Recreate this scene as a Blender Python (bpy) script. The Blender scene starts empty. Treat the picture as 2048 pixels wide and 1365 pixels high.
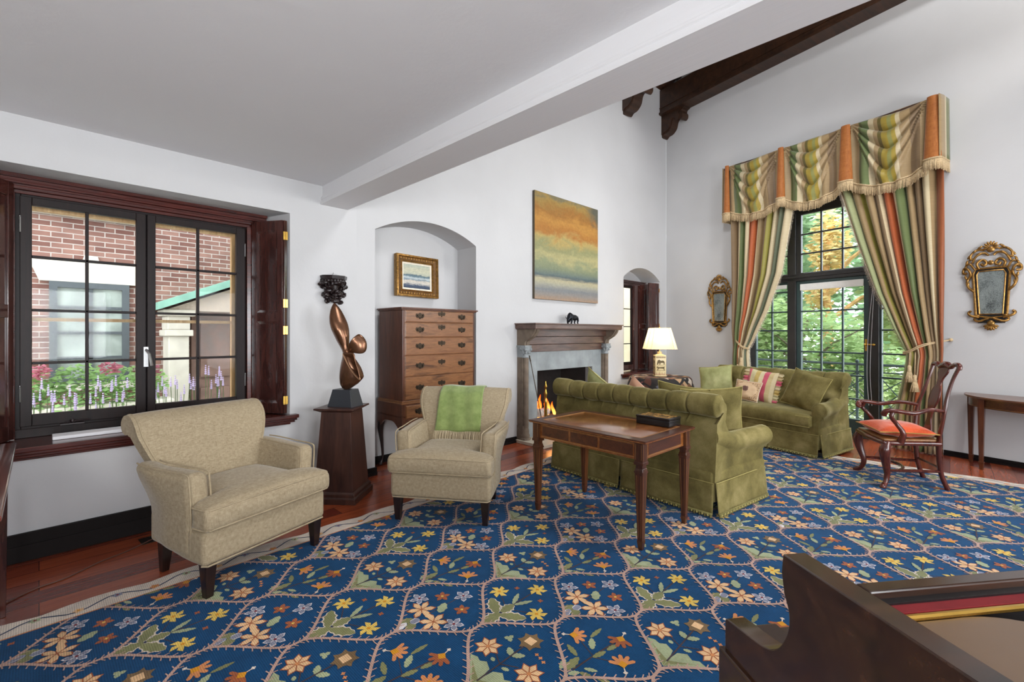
import bpy, math, random
from math import sin, cos, pi, radians, sqrt, atan2, hypot, exp
from mathutils import Vector, Matrix, noise
random.seed(7)
SC = bpy.context.scene
COL = SC.collection

# ------------------------------------------------------------------ colour and material helpers
def lin(c):
    c = c / 255.0
    return c / 12.92 if c <= 0.04045 else ((c + 0.055) / 1.055) ** 2.4
def C(r, g, b): return (lin(r), lin(g), lin(b), 1.0)

class NT:
    def __init__(s, name):
        s.m = bpy.data.materials.new(name); s.m.use_nodes = True
        s.t = s.m.node_tree; s.t.nodes.clear()
        s.out = s.t.nodes.new('ShaderNodeOutputMaterial')
    def n(s, typ, **kw):
        nd = s.t.nodes.new('ShaderNode' + typ)
        for k, v in kw.items():
            if k.startswith('i_'):
                key = k[2:].replace('_', ' ')
                s.set(nd, key, v)
            else: setattr(nd, k, v)
        return nd
    def set(s, nd, key, v):
        sock = nd.inputs[int(key)] if key.isdigit() else nd.inputs[key]
        if isinstance(v, bpy.types.NodeSocket): s.t.links.new(v, sock)
        elif isinstance(v, bpy.types.Node): s.t.links.new(v.outputs[0], sock)
        else: sock.default_value = v
    def coord(s, kind='Object', scale=(1, 1, 1), rot=(0, 0, 0), loc=(0, 0, 0)):
        tc = s.n('TexCoord'); mp = s.n('Mapping')
        s.t.links.new(tc.outputs[kind], mp.inputs[0])
        mp.inputs['Scale'].default_value = scale; mp.inputs['Rotation'].default_value = rot
        mp.inputs['Location'].default_value = loc
        return mp.outputs[0]
    def noise(s, vec, scale=5, detail=4, rough=.5, dist=0):
        nd = s.n('TexNoise'); nd.inputs['Scale'].default_value = scale; nd.inputs['Detail'].default_value = detail
        nd.inputs['Roughness'].default_value = rough; nd.inputs['Distortion'].default_value = dist
        if vec is not None: s.t.links.new(vec, nd.inputs['Vector'])
        return nd.outputs[0]
    def ramp(s, fac, stops, interp='LINEAR'):
        nd = s.n('ValToRGB'); cr = nd.color_ramp; cr.interpolation = interp
        while len(cr.elements) > 1: cr.elements.remove(cr.elements[0])
        cr.elements[0].position = stops[0][0]; cr.elements[0].color = stops[0][1]
        for p, c in stops[1:]:
            e = cr.elements.new(p); e.color = c
        s.t.links.new(fac, nd.inputs[0])
        return nd.outputs[0]
    def mix(s, fac, a, b, mode='MIX'):
        nd = s.n('Mix'); nd.data_type = 'RGBA'; nd.blend_type = mode
        for k, v in ((0, fac), (6, a), (7, b)):
            if isinstance(v, bpy.types.NodeSocket): s.t.links.new(v, nd.inputs[k])
            else: nd.inputs[k].default_value = v
        return nd.outputs[2]
    def math(s, op, a, b=0.0, c=None):
        nd = s.n('Math'); nd.operation = op
        for k, v in ((0, a), (1, b), (2, c)):
            if v is None: continue
            if isinstance(v, bpy.types.NodeSocket): s.t.links.new(v, nd.inputs[k])
            else: nd.inputs[k].default_value = v
        return nd.outputs[0]
    def bump(s, h, strength=.2, dist=.01, normal=None):
        nd = s.n('Bump'); nd.inputs['Strength'].default_value = strength; nd.inputs['Distance'].default_value = dist
        s.t.links.new(h, nd.inputs['Height'])
        if normal is not None: s.t.links.new(normal, nd.inputs['Normal'])
        return nd.outputs[0]
    def pbr(s, col, rough=.5, metal=0, normal=None, **kw):
        p = s.n('BsdfPrincipled')
        s.set(p, 'Base Color', col); s.set(p, 'Roughness', rough); s.set(p, 'Metallic', metal)
        if normal is not None: s.set(p, 'Normal', normal)
        for k, v in kw.items(): s.set(p, k.replace('_', ' '), v)
        s.t.links.new(p.outputs[0], s.out.inputs[0])
        return s.m

def plain(name, col, rough=.5, metal=0, var=.12, scale=30, bump=0, **kw):
    n = NT(name); v = n.coord()
    f = n.noise(v, scale, 4)
    dark = tuple(x * (1 - var) for x in col[:3]) + (1,); light = tuple(min(1, x * (1 + var)) for x in col[:3]) + (1,)
    c = n.ramp(f, [(.3, dark), (.7, light)])
    nm = n.bump(f, bump, .004) if bump else None
    return n.pbr(c, rough, metal, nm, **kw)

def wood(name, c1, c2, rough=.3, axis='x', scale=6, coat=0.0, grain=.5, bump=.05, c3=None, spec=.5):
    n = NT(name)
    sc = {'x': (.12, 1, 1), 'y': (1, .12, 1), 'z': (1, 1, .12)}[axis]
    v = n.coord('Object', tuple(a * scale for a in sc))
    a = n.noise(v, 2.2, 6, .6, 1.2)
    b = n.noise(v, 14, 5, .6, .2)
    stops = [(.32, c1), (.68, c2)] if c3 is None else [(.3, c1), (.5, c2), (.72, c3)]
    col = n.ramp(a, stops)
    fine = n.ramp(b, [(.35, (.55, .55, .55, 1)), (.62, (1, 1, 1, 1))])
    col = n.mix(grain, col, fine, 'MULTIPLY')
    return n.pbr(col, rough, 0, n.bump(b, bump, .003), Coat_Weight=coat, Coat_Roughness=.12, Specular_IOR_Level=spec)

def fabric(name, c1, c2, rough=.9, weave=420, strength=.25, sheen=.2, slub=True, cloud=6, tint=None):
    n = NT(name)
    v1 = n.coord('Object', (weave, weave * .12, weave * .12)); v2 = n.coord('Object', (weave * .12, weave, weave * .12)); v3 = n.coord('Object', (weave * .10, weave * .10, weave))
    a = n.noise(v1, 1, 2); b = n.noise(v3, 1, 2); d = n.noise(v2, 1, 2)
    s = n.math('ADD', n.math('ADD', a, b), d)
    s = n.math('MULTIPLY', s, .333)
    big = n.noise(n.coord(), cloud, 3)
    f = n.math('ADD', n.math('MULTIPLY', s, .94), n.math('MULTIPLY', big, .06))
    col = n.ramp(f, [(.36, c1), (.62, c2)])
    p = n.pbr(col, rough, 0, n.bump(s, strength, .002), Sheen_Weight=sheen, Sheen_Roughness=.35, Specular_IOR_Level=.15)
    return p

def velvet(name, c1, c2, c3):
    n = NT(name)
    v = n.coord()
    big = n.noise(v, 4.5, 4, .6, .15)
    lw = n.n('LayerWeight'); lw.inputs[0].default_value = .5
    sm = n.noise(v, 160, 3)
    col = n.ramp(n.math('ADD', n.math('MULTIPLY', big, .8), n.math('MULTIPLY', sm, .2)), [(.34, c1), (.5, c2), (.68, c3)])
    return n.pbr(col, .85, 0, n.bump(sm, .12, .002), Sheen_Weight=.45, Sheen_Roughness=.3, Sheen_Tint=(.85, .8, .5, 1), Specular_IOR_Level=.1)

def emis(name, col, s, col2=None):
    n = NT(name)
    e = n.n('Emission'); e.inputs[1].default_value = s
    if col2 is None: e.inputs[0].default_value = col
    else:
        v = n.coord('UV'); sx = n.n('SeparateXYZ'); n.t.links.new(v, sx.inputs[0])
        n.t.links.new(n.ramp(sx.outputs[1], [(0, col), (.6, col2), (1, (.8, .05, 0, 1))]), e.inputs[0])
    n.t.links.new(e.outputs[0], n.out.inputs[0]); return n.m

# ------------------------------------------------------------------ mesh builder
class MB:
    def __init__(s): s.v = []; s.f = []; s.m = []; s.uv = []
    def add(s, vs, fs, m=0, uv=None):
        o = len(s.v); s.v += [tuple(p) for p in vs]
        s.uv += list(uv) if uv else [(0, 0)] * len(vs)
        s.f += [tuple(i + o for i in f) for f in fs]; s.m += [m] * len(fs); return s
    def box(s, x0, x1, y0, y1, z0, z1, m=0, xf=None):
        vs = [(x, y, z) for z in (z0, z1) for y in (y0, y1) for x in (x0, x1)]
        if xf: vs = [xf(*p) for p in vs]
        return s.add(vs, [(0, 2, 3, 1), (4, 5, 7, 6), (0, 1, 5, 4), (2, 6, 7, 3), (0, 4, 6, 2), (1, 3, 7, 5)], m)
    def rbox(s, x0, x1, y0, y1, z0, z1, r=.02, n=(6, 6, 6), arc=3, m=0, fn=None):
        h = ((x1 - x0) / 2, (y1 - y0) / 2, (z1 - z0) / 2); c = ((x0 + x1) / 2, (y0 + y1) / 2, (z0 + z1) / 2)
        r = min(r, *[q * .999 for q in h]); Ls = []
        for a in range(3):
            i = h[a] - r; L = []
            for k in range(arc): L.append(-h[a] + r * (1 - math.tan(pi / 4 * (1 - k / arc))))
            for k in range(n[a] + 1): L.append(-i + 2 * i * k / n[a])
            for k in range(arc - 1, -1, -1): L.append(h[a] - r * (1 - math.tan(pi / 4 * (1 - k / arc))))
            Ls.append(L)
        N = [len(L) - 1 for L in Ls]; idx = {}; vs = []
        def vid(i, j, k):
            key = (i, j, k)
            if key in idx: return idx[key]
            p = [Ls[0][i], Ls[1][j], Ls[2][k]]
            inn = [max(-(h[a] - r), min(h[a] - r, p[a])) for a in range(3)]
            d = [p[a] - inn[a] for a in range(3)]; l = sqrt(sum(q * q for q in d))
            if l > 1e-9: p = [inn[a] + r * d[a] / l for a in range(3)]
            p = (p[0] + c[0], p[1] + c[1], p[2] + c[2])
            if fn: p = fn(*p)
            idx[key] = len(vs); vs.append(p); return idx[key]
        fs = []
        for a in range(3):
            b, cc = (a + 1) % 3, (a + 2) % 3
            for side in (0, N[a]):
                for i in range(N[b]):
                    for j in range(N[cc]):
                        q = []
                        for (di, dj) in ((0, 0), (1, 0), (1, 1), (0, 1)):
                            t = [0, 0, 0]; t[a] = side; t[b] = i + di; t[cc] = j + dj; q.append(vid(*t))
                        fs.append(tuple(q) if side else tuple(reversed(q)))
        return s.add(vs, fs, m)
    def tube(s, path, r, seg=8, m=0, cap=True, sq=1.0, up=(0, 0, 1)):
        path = [Vector(p) for p in path]; n = len(path)
        rs = r if isinstance(r, (list, tuple)) else [r] * n
        vs = []; fs = []; pu = None
        for i, p in enumerate(path):
            t = (path[min(i + 1, n - 1)] - path[max(i - 1, 0)])
            if t.length < 1e-9: t = Vector((0, 0, 1))
            t.normalize()
            if pu is None:
                u = Vector(up); u = u - t * u.dot(t)
                if u.length < .05: u = Vector((1, 0, 0)); u = u - t * u.dot(t)
            else: u = pu - t * pu.dot(t)
            u.normalize(); pu = u; w = t.cross(u)
            for k in range(seg):
                a = 2 * pi * k / seg + pi / seg
                vs.append(p + u * (cos(a) * rs[i]) + w * (sin(a) * rs[i] * sq))
        for i in range(n - 1):
            for k in range(seg):
                k2 = (k + 1) % seg
                fs.append((i * seg + k, i * seg + k2, (i + 1) * seg + k2, (i + 1) * seg + k))
        if cap: fs.append(tuple(reversed(range(seg)))); fs.append(tuple((n - 1) * seg + k for k in range(seg)))
        return s.add(vs, fs, m)
    def lathe(s, prof, seg=20, c=(0, 0), m=0, sq=1.0, z=0):
        vs = []; fs = []
        for (r, zz) in prof:
            for k in range(seg):
                a = 2 * pi * k / seg; vs.append((c[0] + r * cos(a), c[1] + r * sin(a) * sq, z + zz))
        for i in range(len(prof) - 1):
            for k in range(seg):
                k2 = (k + 1) % seg; fs.append((i * seg + k, i * seg + k2, (i + 1) * seg + k2, (i + 1) * seg + k))
        fs.append(tuple(reversed(range(seg)))); fs.append(tuple((len(prof) - 1) * seg + k for k in range(seg)))
        return s.add(vs, fs, m)
    def prism(s, poly, fn0, fn1, m=0):
        """poly of 2D points, fn0/fn1 map (a,b)->3D for both ends"""
        n = len(poly); vs = [fn0(*p) for p in poly] + [fn1(*p) for p in poly]
        fs = [tuple(range(n)), tuple(reversed(range(n, 2 * n)))] + [(i, i + n, (i + 1) % n + n, (i + 1) % n) for i in range(n)]
        return s.add(vs, fs, m)
    def surf(s, nu, nv, fn, m=0, close_u=False):
        vs = []; uv = []; fs = []; nn = nu if close_u else nu + 1
        for j in range(nv + 1):
            for i in range(nn):
                u = i / nu; v = j / nv; vs.append(fn(u, v)); uv.append((u, v))
        for j in range(nv):
            for i in range(nu):
                i2 = (i + 1) % nn; fs.append((j * nn + i, j * nn + i2, (j + 1) * nn + i2, (j + 1) * nn + i))
        return s.add(vs, fs, m, uv)
    def ball(s, c, r, m=0, seg=10, ring=6, sc=(1, 1, 1), rot=None):
        vs = []; fs = []
        for j in range(ring + 1):
            for i in range(seg):
                th = pi * j / ring; ph = 2 * pi * i / seg
                p = Vector((r * sc[0] * sin(th) * cos(ph), r * sc[1] * sin(th) * sin(ph), r * sc[2] * cos(th)))
                if rot: p = rot @ p
                vs.append(p + Vector(c))
        for j in range(ring):
            for i in range(seg):
                i2 = (i + 1) % seg; fs.append((j * seg + i, (j + 1) * seg + i, (j + 1) * seg + i2, j * seg + i2))
        return s.add(vs, fs, m)
    def build(s, name, mats, parent=None, smooth=35, solid=0, bevel=0, loc=None, rotz=None):
        me = bpy.data.meshes.new(name)
        me.from_pydata([tuple(p) for p in s.v], [], s.f); 
        if not isinstance(mats, (list, tuple)): mats = [mats]
        for q in mats: me.materials.append(q)
        me.polygons.foreach_set('material_index', s.m)
        ul = me.uv_layers.new(name='UVMap')
        li = [0] * len(me.loops); me.loops.foreach_get('vertex_index', li)
        flat = []
        for i in li: flat += s.uv[i]
        ul.data.foreach_set('uv', flat)
        me.update()
        if smooth is not None:
            me.polygons.foreach_set('use_smooth', [True] * len(me.polygons))
            if smooth < 180: me.set_sharp_from_angle(angle=radians(smooth))
        o = bpy.data.objects.new(name, me); COL.objects.link(o)
        if parent: o.parent = parent
        if loc: o.location = loc
        if rotz is not None: o.rotation_euler = (0, 0, radians(rotz))
        if solid:
            md = o.modifiers.new('thick', 'SOLIDIFY'); md.thickness = solid; md.offset = 0
        if bevel:
            md = o.modifiers.new('bev', 'BEVEL'); md.width = bevel; md.segments = 2; md.limit_method = 'ANGLE'; md.angle_limit = radians(40)
        return o

def thing(name, label, cat, loc=(0, 0, 0), rotz=0, group=None):
    o = bpy.data.objects.new(name, None); COL.objects.link(o); o.empty_display_size = .1
    o.location = loc; o.rotation_euler = (0, 0, radians(rotz)); o['label'] = label; o['category'] = cat
    if group: o['group'] = group
    return o
def tag(o, label, cat, group=None, kind=None):
    o['label'] = label; o['category'] = cat
    if group: o['group'] = group
    if kind: o['kind'] = kind
    return o
def struct(o, label=None, cat=None):
    o['kind'] = 'structure'
    if label: o['label'] = label
    if cat: o['category'] = cat
    return o
def sgroup(name, loc=(0, 0, 0), rotz=0, label=None, cat=None):
    o = bpy.data.objects.new(name, None); COL.objects.link(o); o.location = loc; o.rotation_euler = (0, 0, radians(rotz))
    return struct(o, label, cat)
def copy_tree(o, parent=None):
    c = o.copy(); COL.objects.link(c); c.parent = parent
    for ch in list(o.children): copy_tree(ch, c)
    return c
def smoothstep(a, b, x):
    t = max(0, min(1, (x - a) / (b - a))); return t * t * (3 - 2 * t)
def lerp(a, b, t): return a + (b - a) * t
def interp(pts, x):
    if x <= pts[0][0]: return pts[0][1]
    for (a, b), (c, d) in zip(pts, pts[1:]):
        if x <= c: return b + (d - b) * (x - a) / (c - a)
    return pts[-1][1]
def curve(pts, n=8):
    """Catmull-Rom through 3D points"""
    P = [Vector(p) for p in pts]; P = [2 * P[0] - P[1]] + P + [2 * P[-1] - P[-2]]; out = []
    for i in range(1, len(P) - 2):
        for k in range(n):
            t = k / n; a, b, c, d = P[i - 1:i + 3]
            out.append(.5 * ((2 * b) + (c - a) * t + (2 * a - 5 * b + 4 * c - d) * t * t + (3 * b - a - 3 * c + d) * t ** 3))
    out.append(P[-2]); return out
def curve2(pts, n=6): return [(p.x, p.y) for p in curve([(a, b, 0) for a, b in pts], n)]

# ------------------------------------------------------------------ materials
n = NT('plaster'); v = n.coord()
a = n.noise(v, 9, 5, .6); b = n.noise(v, 1.1, 3)
M_plaster = n.pbr(n.ramp(b, [(.3, C(195, 195, 196)), (.7, C(202, 202, 203))]), .85, 0, n.bump(a, .22, .012), Specular_IOR_Level=.2)
n = NT('ceiling_plaster'); v = n.coord()
M_ceil = n.pbr(C(228, 228, 230), .85, 0, n.bump(n.noise(v, 7, 6, .65), .25, .012), Specular_IOR_Level=.2)
n = NT('painted_beam'); v = n.coord('Object', (30, 1.2, 30))
M_beam = n.pbr(C(228, 228, 230), .6, 0, n.bump(n.noise(v, 2, 5), .12, .01), Specular_IOR_Level=.3)
n = NT('plank_floor')
v = n.coord()
br = n.n('TexBrick'); n.t.links.new(v, br.inputs['Vector'])
br.offset = .37; br.inputs['Scale'].default_value = 1; br.inputs['Mortar Size'].default_value = .0016; br.inputs['Mortar Smooth'].default_value = .1
br.inputs['Brick Width'].default_value = 2.6; br.inputs['Row Height'].default_value = .155; br.inputs['Bias'].default_value = -.1
br.inputs['Color1'].default_value = C(112, 46, 32); br.inputs['Color2'].default_value = C(176, 88, 50); br.inputs['Mortar'].default_value = C(30, 12, 10)
g = n.noise(n.coord('Object', (1.2, 16, 1)), 2.4, 6, .6, .8)
kn = n.n('TexVoronoi'); n.t.links.new(n.coord('Object', (1.1, 3.3, 1)), kn.inputs[0]); kn.inputs['Scale'].default_value = 1.3
col = n.mix(.55, br.outputs[0], n.ramp(g, [(.3, (.45, .36, .33, 1)), (.65, (1.0, 1.0, 1.0, 1))]), 'MULTIPLY')
col = n.mix(1, col, n.ramp(kn.outputs[0], [(.03, (.25, .2, .2, 1)), (.055, (1, 1, 1, 1))]), 'MULTIPLY')
M_floor = n.pbr(col, .24, 0, n.bump(n.math('MULTIPLY', br.outputs[1], -1), .35, .003), Specular_IOR_Level=.55)
M_base = plain('dark_baseboard', C(18, 12, 11), .6, Specular_IOR_Level=.2)
M_mahog = wood('mahogany_red', C(52, 18, 14), C(92, 36, 26), .22, 'x', 9, .3)
M_mahogz = wood('mahogany_red_upright', C(46, 24, 22), C(80, 44, 38), .16, 'z', 9, .5)
M_frame = wood('dark_window_frame', C(20, 13, 13), C(34, 20, 18), .45, 'z', 9, 0, spec=.2)
M_tan = wood('tan_storm_frame', C(176, 134, 84), C(205, 168, 120), .5, 'z', 9)
M_brass = plain('brass', C(205, 165, 80), .25, 1, .1)
M_oldbrass = plain('old_brass', C(62, 52, 42), .4, .8, .2)
M_steel = plain('steel', C(150, 150, 150), .3, 1, .05)
n = NT('clear_glass')
g1 = n.n('BsdfTransparent'); g1.inputs[0].default_value = (.97, .985, .98, 1); g2 = n.n('BsdfGlossy'); g2.inputs['Roughness'].default_value = .02
lwt = n.n('LayerWeight'); lwt.inputs[0].default_value = .5; fr = n.n('Math'); fr.operation = 'MULTIPLY_ADD'; fr.inputs[1].default_value = .25; fr.inputs[2].default_value = .005
pw = n.n('Math'); pw.operation = 'POWER'; pw.inputs[1].default_value = 4; n.t.links.new(lwt.outputs[1], pw.inputs[0]); n.t.links.new(pw.outputs[0], fr.inputs[0])
mx = n.n('MixShader'); n.t.links.new(fr.outputs[0], mx.inputs[0]); n.t.links.new(g1.outputs[0], mx.inputs[1]); n.t.links.new(g2.outputs[0], mx.inputs[2]); n.t.links.new(mx.outputs[0], n.out.inputs[0])
M_glass = n.m
M_linen = fabric('oatmeal_linen', C(140, 124, 98), C(178, 163, 136), .9, 420, .3, .25, True, 30)
M_pipe = plain('linen_piping', C(166, 150, 122), .9)
M_legdark = wood('ebonised_leg', C(24, 14, 12), C(42, 26, 22), .3, 'z', 8, .2)
M_velvet = velvet('olive_velvet', C(88, 80, 46), C(114, 104, 62), C(142, 130, 86))
M_velvet2 = velvet('sage_velvet', C(130, 132, 84), C(156, 158, 108), C(182, 180, 132))
M_velvetpipe = plain('olive_piping', C(160, 148, 88), .8)
M_fringegreen = plain('olive_bullion', C(112, 104, 56), .8, 0, .4, 120)
M_inlay = plain('boxwood_inlay', C(150, 106, 60), .4)
M_walnut = wood('walnut_honey', C(84, 52, 32), C(140, 94, 58), .34, 'x', 7, .2, .5, .05, C(112, 68, 40))
M_walnutside = wood('walnut_side', C(72, 40, 26), C(108, 62, 40), .35, 'z', 7, .2)
M_tabletop = wood('table_walnut_top', C(112, 62, 30), C(158, 98, 50), .16, 'y', 6, .6, .35)
M_tabledark = wood('table_walnut_dark', C(66, 34, 22), C(98, 54, 32), .28, 'y', 9, .3)
M_tableleg = wood('table_walnut_leg', C(58, 30, 20), C(100, 54, 30), .28, 'z', 9, .3)
M_stand = wood('pedestal_walnut', C(50, 30, 26), C(78, 48, 38), .42, 'z', 6, .1)
M_bronze = plain('polished_bronze', C(104, 72, 52), .25, .7, .3, 5)
M_stoneblack = plain('black_granite', C(44, 48, 54), .35, 0, .2, 200)
M_carving = plain('dark_carved_wood', C(34, 24, 24), .28, 0, .3, 20)
M_stone = plain('fireplace_brown_stone', C(118, 104, 90), .8, 0, .2, 14, .3)
M_stonegray = plain('fireplace_grey_slate', C(142, 148, 150), .55, 0, .22, 5, .1)
M_soot = plain('sooty_firebrick', C(24, 21, 20), .9, 0, .3, 12)
M_mantel = wood('mantel_oak', C(72, 48, 40), C(116, 84, 70), .36, 'x', 7, .15)
M_log = plain('ashen_log', C(196, 182, 172), .95, 0, .35, 26, .6)
M_logdark = plain('charred_log', C(70, 52, 42), .95, 0, .4, 26, .6)
M_flame = emis('flame', (1, .5, .1, 1), 4, (1, .16, .02, 1))
M_ember = emis('ember', (1, .16, .03, 1), 4)
M_gilt = plain('aged_gilt', C(150, 112, 58), .38, .75, .45, 40, .3)
M_giltdark = plain('dark_gilt', C(96, 66, 30), .5, .5, .4, 60, .3)
n = NT('foxed_mirror'); v = n.coord('Object', (1, 1, .6))
f = n.math('ADD', n.math('MULTIPLY', n.noise(v, 150, 6, .8), .6), n.math('MULTIPLY', n.noise(v, 9, 3, .6), .4))
M_mirror = n.pbr(n.ramp(f, [(.40, C(60, 66, 68)), (.60, C(176, 186, 184))]), n.ramp(f, [(.4, (.6, .6, .6, 1)), (.6, (.25, .25, .25, 1))]), .7)
M_black = plain('black_lacquer', C(20, 19, 20), .25)
M_chair = wood('red_mahogany_chair', C(62, 24, 18), C(104, 46, 34), .24, 'z', 9, .3)
M_piano = wood('piano_walnut', C(38, 22, 14), C(74, 46, 30), .22, 'x', 5, .4, .5)
M_pianotop = plain('piano_polish', C(112, 88, 66), .25, 0, .1, 4)
M_redfelt = plain('red_felt', C(120, 16, 22), .95)
M_bronzeplate = plain('piano_plate', C(168, 146, 104), .42, .35, .1, 6)
M_orange = fabric('orange_silk', C(190, 72, 38), C(220, 98, 58), .5, 200, .15, .4)
M_olseam = plain('olive_seam_shadow', C(70, 62, 30), .9)
M_pull = plain('white_paper', C(235, 235, 238), .7, 0, .02)
M_ironrail = plain('green_iron', C(44, 62, 62), .5)
M_doorgreen = plain('door_dark_green', C(52, 70, 70), .35, 0, .15, 8)
M_doordark = plain('door_dark_brown', C(46, 44, 44), .35, 0, .15, 8)
M_roller = plain('white_blind', C(238, 236, 232), .7, 0, .03)
M_cream = plain('cream_fringe', C(196, 172, 134), .85, 0, .3, 90)
M_creamlight = plain('light_cream_fringe', C(222, 208, 186), .85, 0, .2, 90)
M_rustcl = fabric('rust_silk', C(144, 84, 42), C(172, 108, 58), .45, 160, .12, .5)
M_rafter = wood('rafter_brown', C(44, 26, 14), C(72, 44, 26), .5, 'y', 4)
M_roofwood = wood('roof_boards', C(52, 30, 18), C(90, 54, 34), .55, 'x', 4)
M_ground = plain('courtyard_ground', C(206, 204, 196), .9, 0, .2, 3)
# ================================================================== THE ROOM
def wall(name, loc, rotz, x0, x1, z1, holes, mat=None):
    b = MB(); xs = {x0, x1}
    for h in holes:
        h['xs'] = [h['x0'] + (h['x1'] - h['x0']) * k / h.get('n', 1) for k in range(h.get('n', 1) + 1)]
        xs |= set(h['xs'])
    xs = sorted(xs)
    for a, c in zip(xs, xs[1:]):
        mid = (a + c) / 2; h = next((h for h in holes if h['x0'] < mid < h['x1']), None)
        za, zc = (z1(a), z1(c)) if callable(z1) else (z1, z1)
        if not h: b.add([(a, 0, 0), (c, 0, 0), (c, 0, zc), (a, 0, za)], [(0, 1, 2, 3)]); continue
        ta, tc = h['top'](a), h['top'](c)
        b.add([(a, 0, ta), (c, 0, tc), (c, 0, zc), (a, 0, za)], [(0, 1, 2, 3)])
        if h['zb'] > 0: b.add([(a, 0, 0), (c, 0, 0), (c, 0, h['zb']), (a, 0, h['zb'])], [(0, 1, 2, 3)])
        d = h['d']; s = h.get('splay', 0); m = (h['x0'] + h['x1']) / 2; w = (h['x1'] - h['x0']) / 2
        q = lambda x: m + (x - m) * (w - s) / w
        b.add([(a, 0, ta), (c, 0, tc), (q(c), d, tc), (q(a), d, ta)], [(0, 1, 2, 3)])
        if h['zb'] > 0: b.add([(a, 0, h['zb']), (c, 0, h['zb']), (q(c), d, h['zb']), (q(a), d, h['zb'])], [(0, 1, 2, 3)])
        if h.get('back'): b.add([(q(a), d, h['zb']), (q(c), d, h['zb']), (q(c), d, tc), (q(a), d, ta)], [(0, 1, 2, 3)])
    for h in holes:
        for x, sg in ((h['x0'], 1), (h['x1'], -1)):
            t = h['top'](x); s = h.get('splay', 0) * sg
            b.add([(x, 0, h['zb']), (x + s, h['d'], h['zb']), (x + s, h['d'], t), (x, 0, t)], [(0, 1, 2, 3)])
    o = b.build(name, mat or M_plaster, smooth=30, loc=(loc[0], loc[1], 0), rotz=rotz)
    return struct(o)
def arch(x0, x1, zs, rise):
    m = (x0 + x1) / 2; w = (x1 - x0) / 2; R = (w * w + rise * rise) / (2 * rise)
    return lambda x: zs + sqrt(max(0, R * R - (x - m) ** 2)) - (R - rise)
W1R = dict(loc=(2.12, 4.12, 0), rotz=-2.14)
W2 = dict(loc=(7.2426, 0, 0), rotz=-104.77)
EAVE = 5.95
def roofz(y): return EAVE + (3.9 - y) * .8 if y > -.35 else EAVE + 4.25 * .8 - (-.35 - y) * .8
wall('wall_left', (0, 4.12), 0, -1.7, 2.12, lambda x: 2.76 if x < 2.0 else EAVE + .05,
     [dict(x0=-.36, x1=1.507, zb=.70, top=lambda x: 2.445, d=.34, splay=.10)])
wall('wall_back', (2.12, 4.12), -2.14, 0, 6.155, EAVE,
     [dict(x0=.192, x1=1.487, zb=0, top=arch(.192, 1.487, 2.44, .17), d=.36, n=24, back=True),
      dict(x0=2.482, x1=3.743, zb=0, top=lambda x: .904, d=.1),
      dict(x0=4.68, x1=5.918, zb=.72, top=arch(4.68, 5.918, 2.36, .2), d=.36, n=24, splay=.06)])
wall('wall_right', (7.2426, 0), -104.77, -4.022, 4.75, lambda x: roofz(-x * .967) + .02,
     [dict(x0=-2.52, x1=-.06, zb=0, top=lambda x: 3.36, d=.40)])
# walls behind the camera, with unseen openings added to let fill light in
b = MB(); b.add([(-1.7, -4.6, 0), (-1.7, 4.12, 0), (-1.7, 4.12, 2.76), (-1.7, -4.6, 2.76)], [(0, 1, 2, 3)])
struct(b.build('wall_side', M_plaster, smooth=None))
wall('wall_near', (-1.7, -4.6), 0, 0, 7.75, lambda x: 2.76 if x < 3.7 else roofz(-4.6) + .02,
     [dict(x0=.6, x1=2.8, zb=.8, top=lambda x: 2.3, d=.3), dict(x0=4.4, x1=6.8, zb=.5, top=lambda x: 2.45, d=.3)])
b = MB()
pts = [(-4.6, 2.745), (4.12, 2.745), (4.12, EAVE), (-.35, roofz(-.35)), (-4.6, roofz(-4.6))]
b.prism(pts, lambda a, z: (2.045, a, z), lambda a, z: (1.80, a, z))
struct(b.build('wall_upper', M_plaster, smooth=None))
b = MB(); b.add([(-1.72, -4.62, 2.745), (1.8, -4.62, 2.745), (1.8, 4.13, 2.745), (-1.72, 4.13, 2.745)], [(0, 1, 2, 3)])
struct(b.build('ceiling', M_ceil, smooth=None))
b = MB(); b.add([(-1.72, -4.7, 0), (8.6, -4.7, 0), (8.6, 4.55, 0), (-1.72, 4.55, 0)], [(0, 1, 2, 3)])
struct(b.build('floor', M_floor, smooth=None))
# sloping board ceiling of the high hall
b = MB()
for (ya, yb) in ((4.2, -.35), (-.35, -4.8)):
    b.add([(1.8, ya, roofz(ya)), (9.0, ya, roofz(ya)), (9.0, yb, roofz(yb)), (1.8, yb, roofz(yb))], [(0, 1, 2, 3)])
struct(b.build('ceiling_roof', M_roofwood, smooth=None))
# soffit beam between low ceiling and hall
b = MB()
prof = [(1.79, 2.76), (1.79, 2.655), (1.782, 2.650), (1.782, 2.640), (1.774, 2.634), (1.774, 2.622), (1.782, 2.616), (1.782, 2.604), (1.768, 2.598), (1.768, 2.575),
        (2.03, 2.575), (2.045, 2.583), (2.045, 2.76)]
b.prism(prof, lambda a, z: (a, -4.6, z), lambda a, z: (a, 4.13, z))
struct(b.build('trim_1', M_beam, smooth=None))
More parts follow.
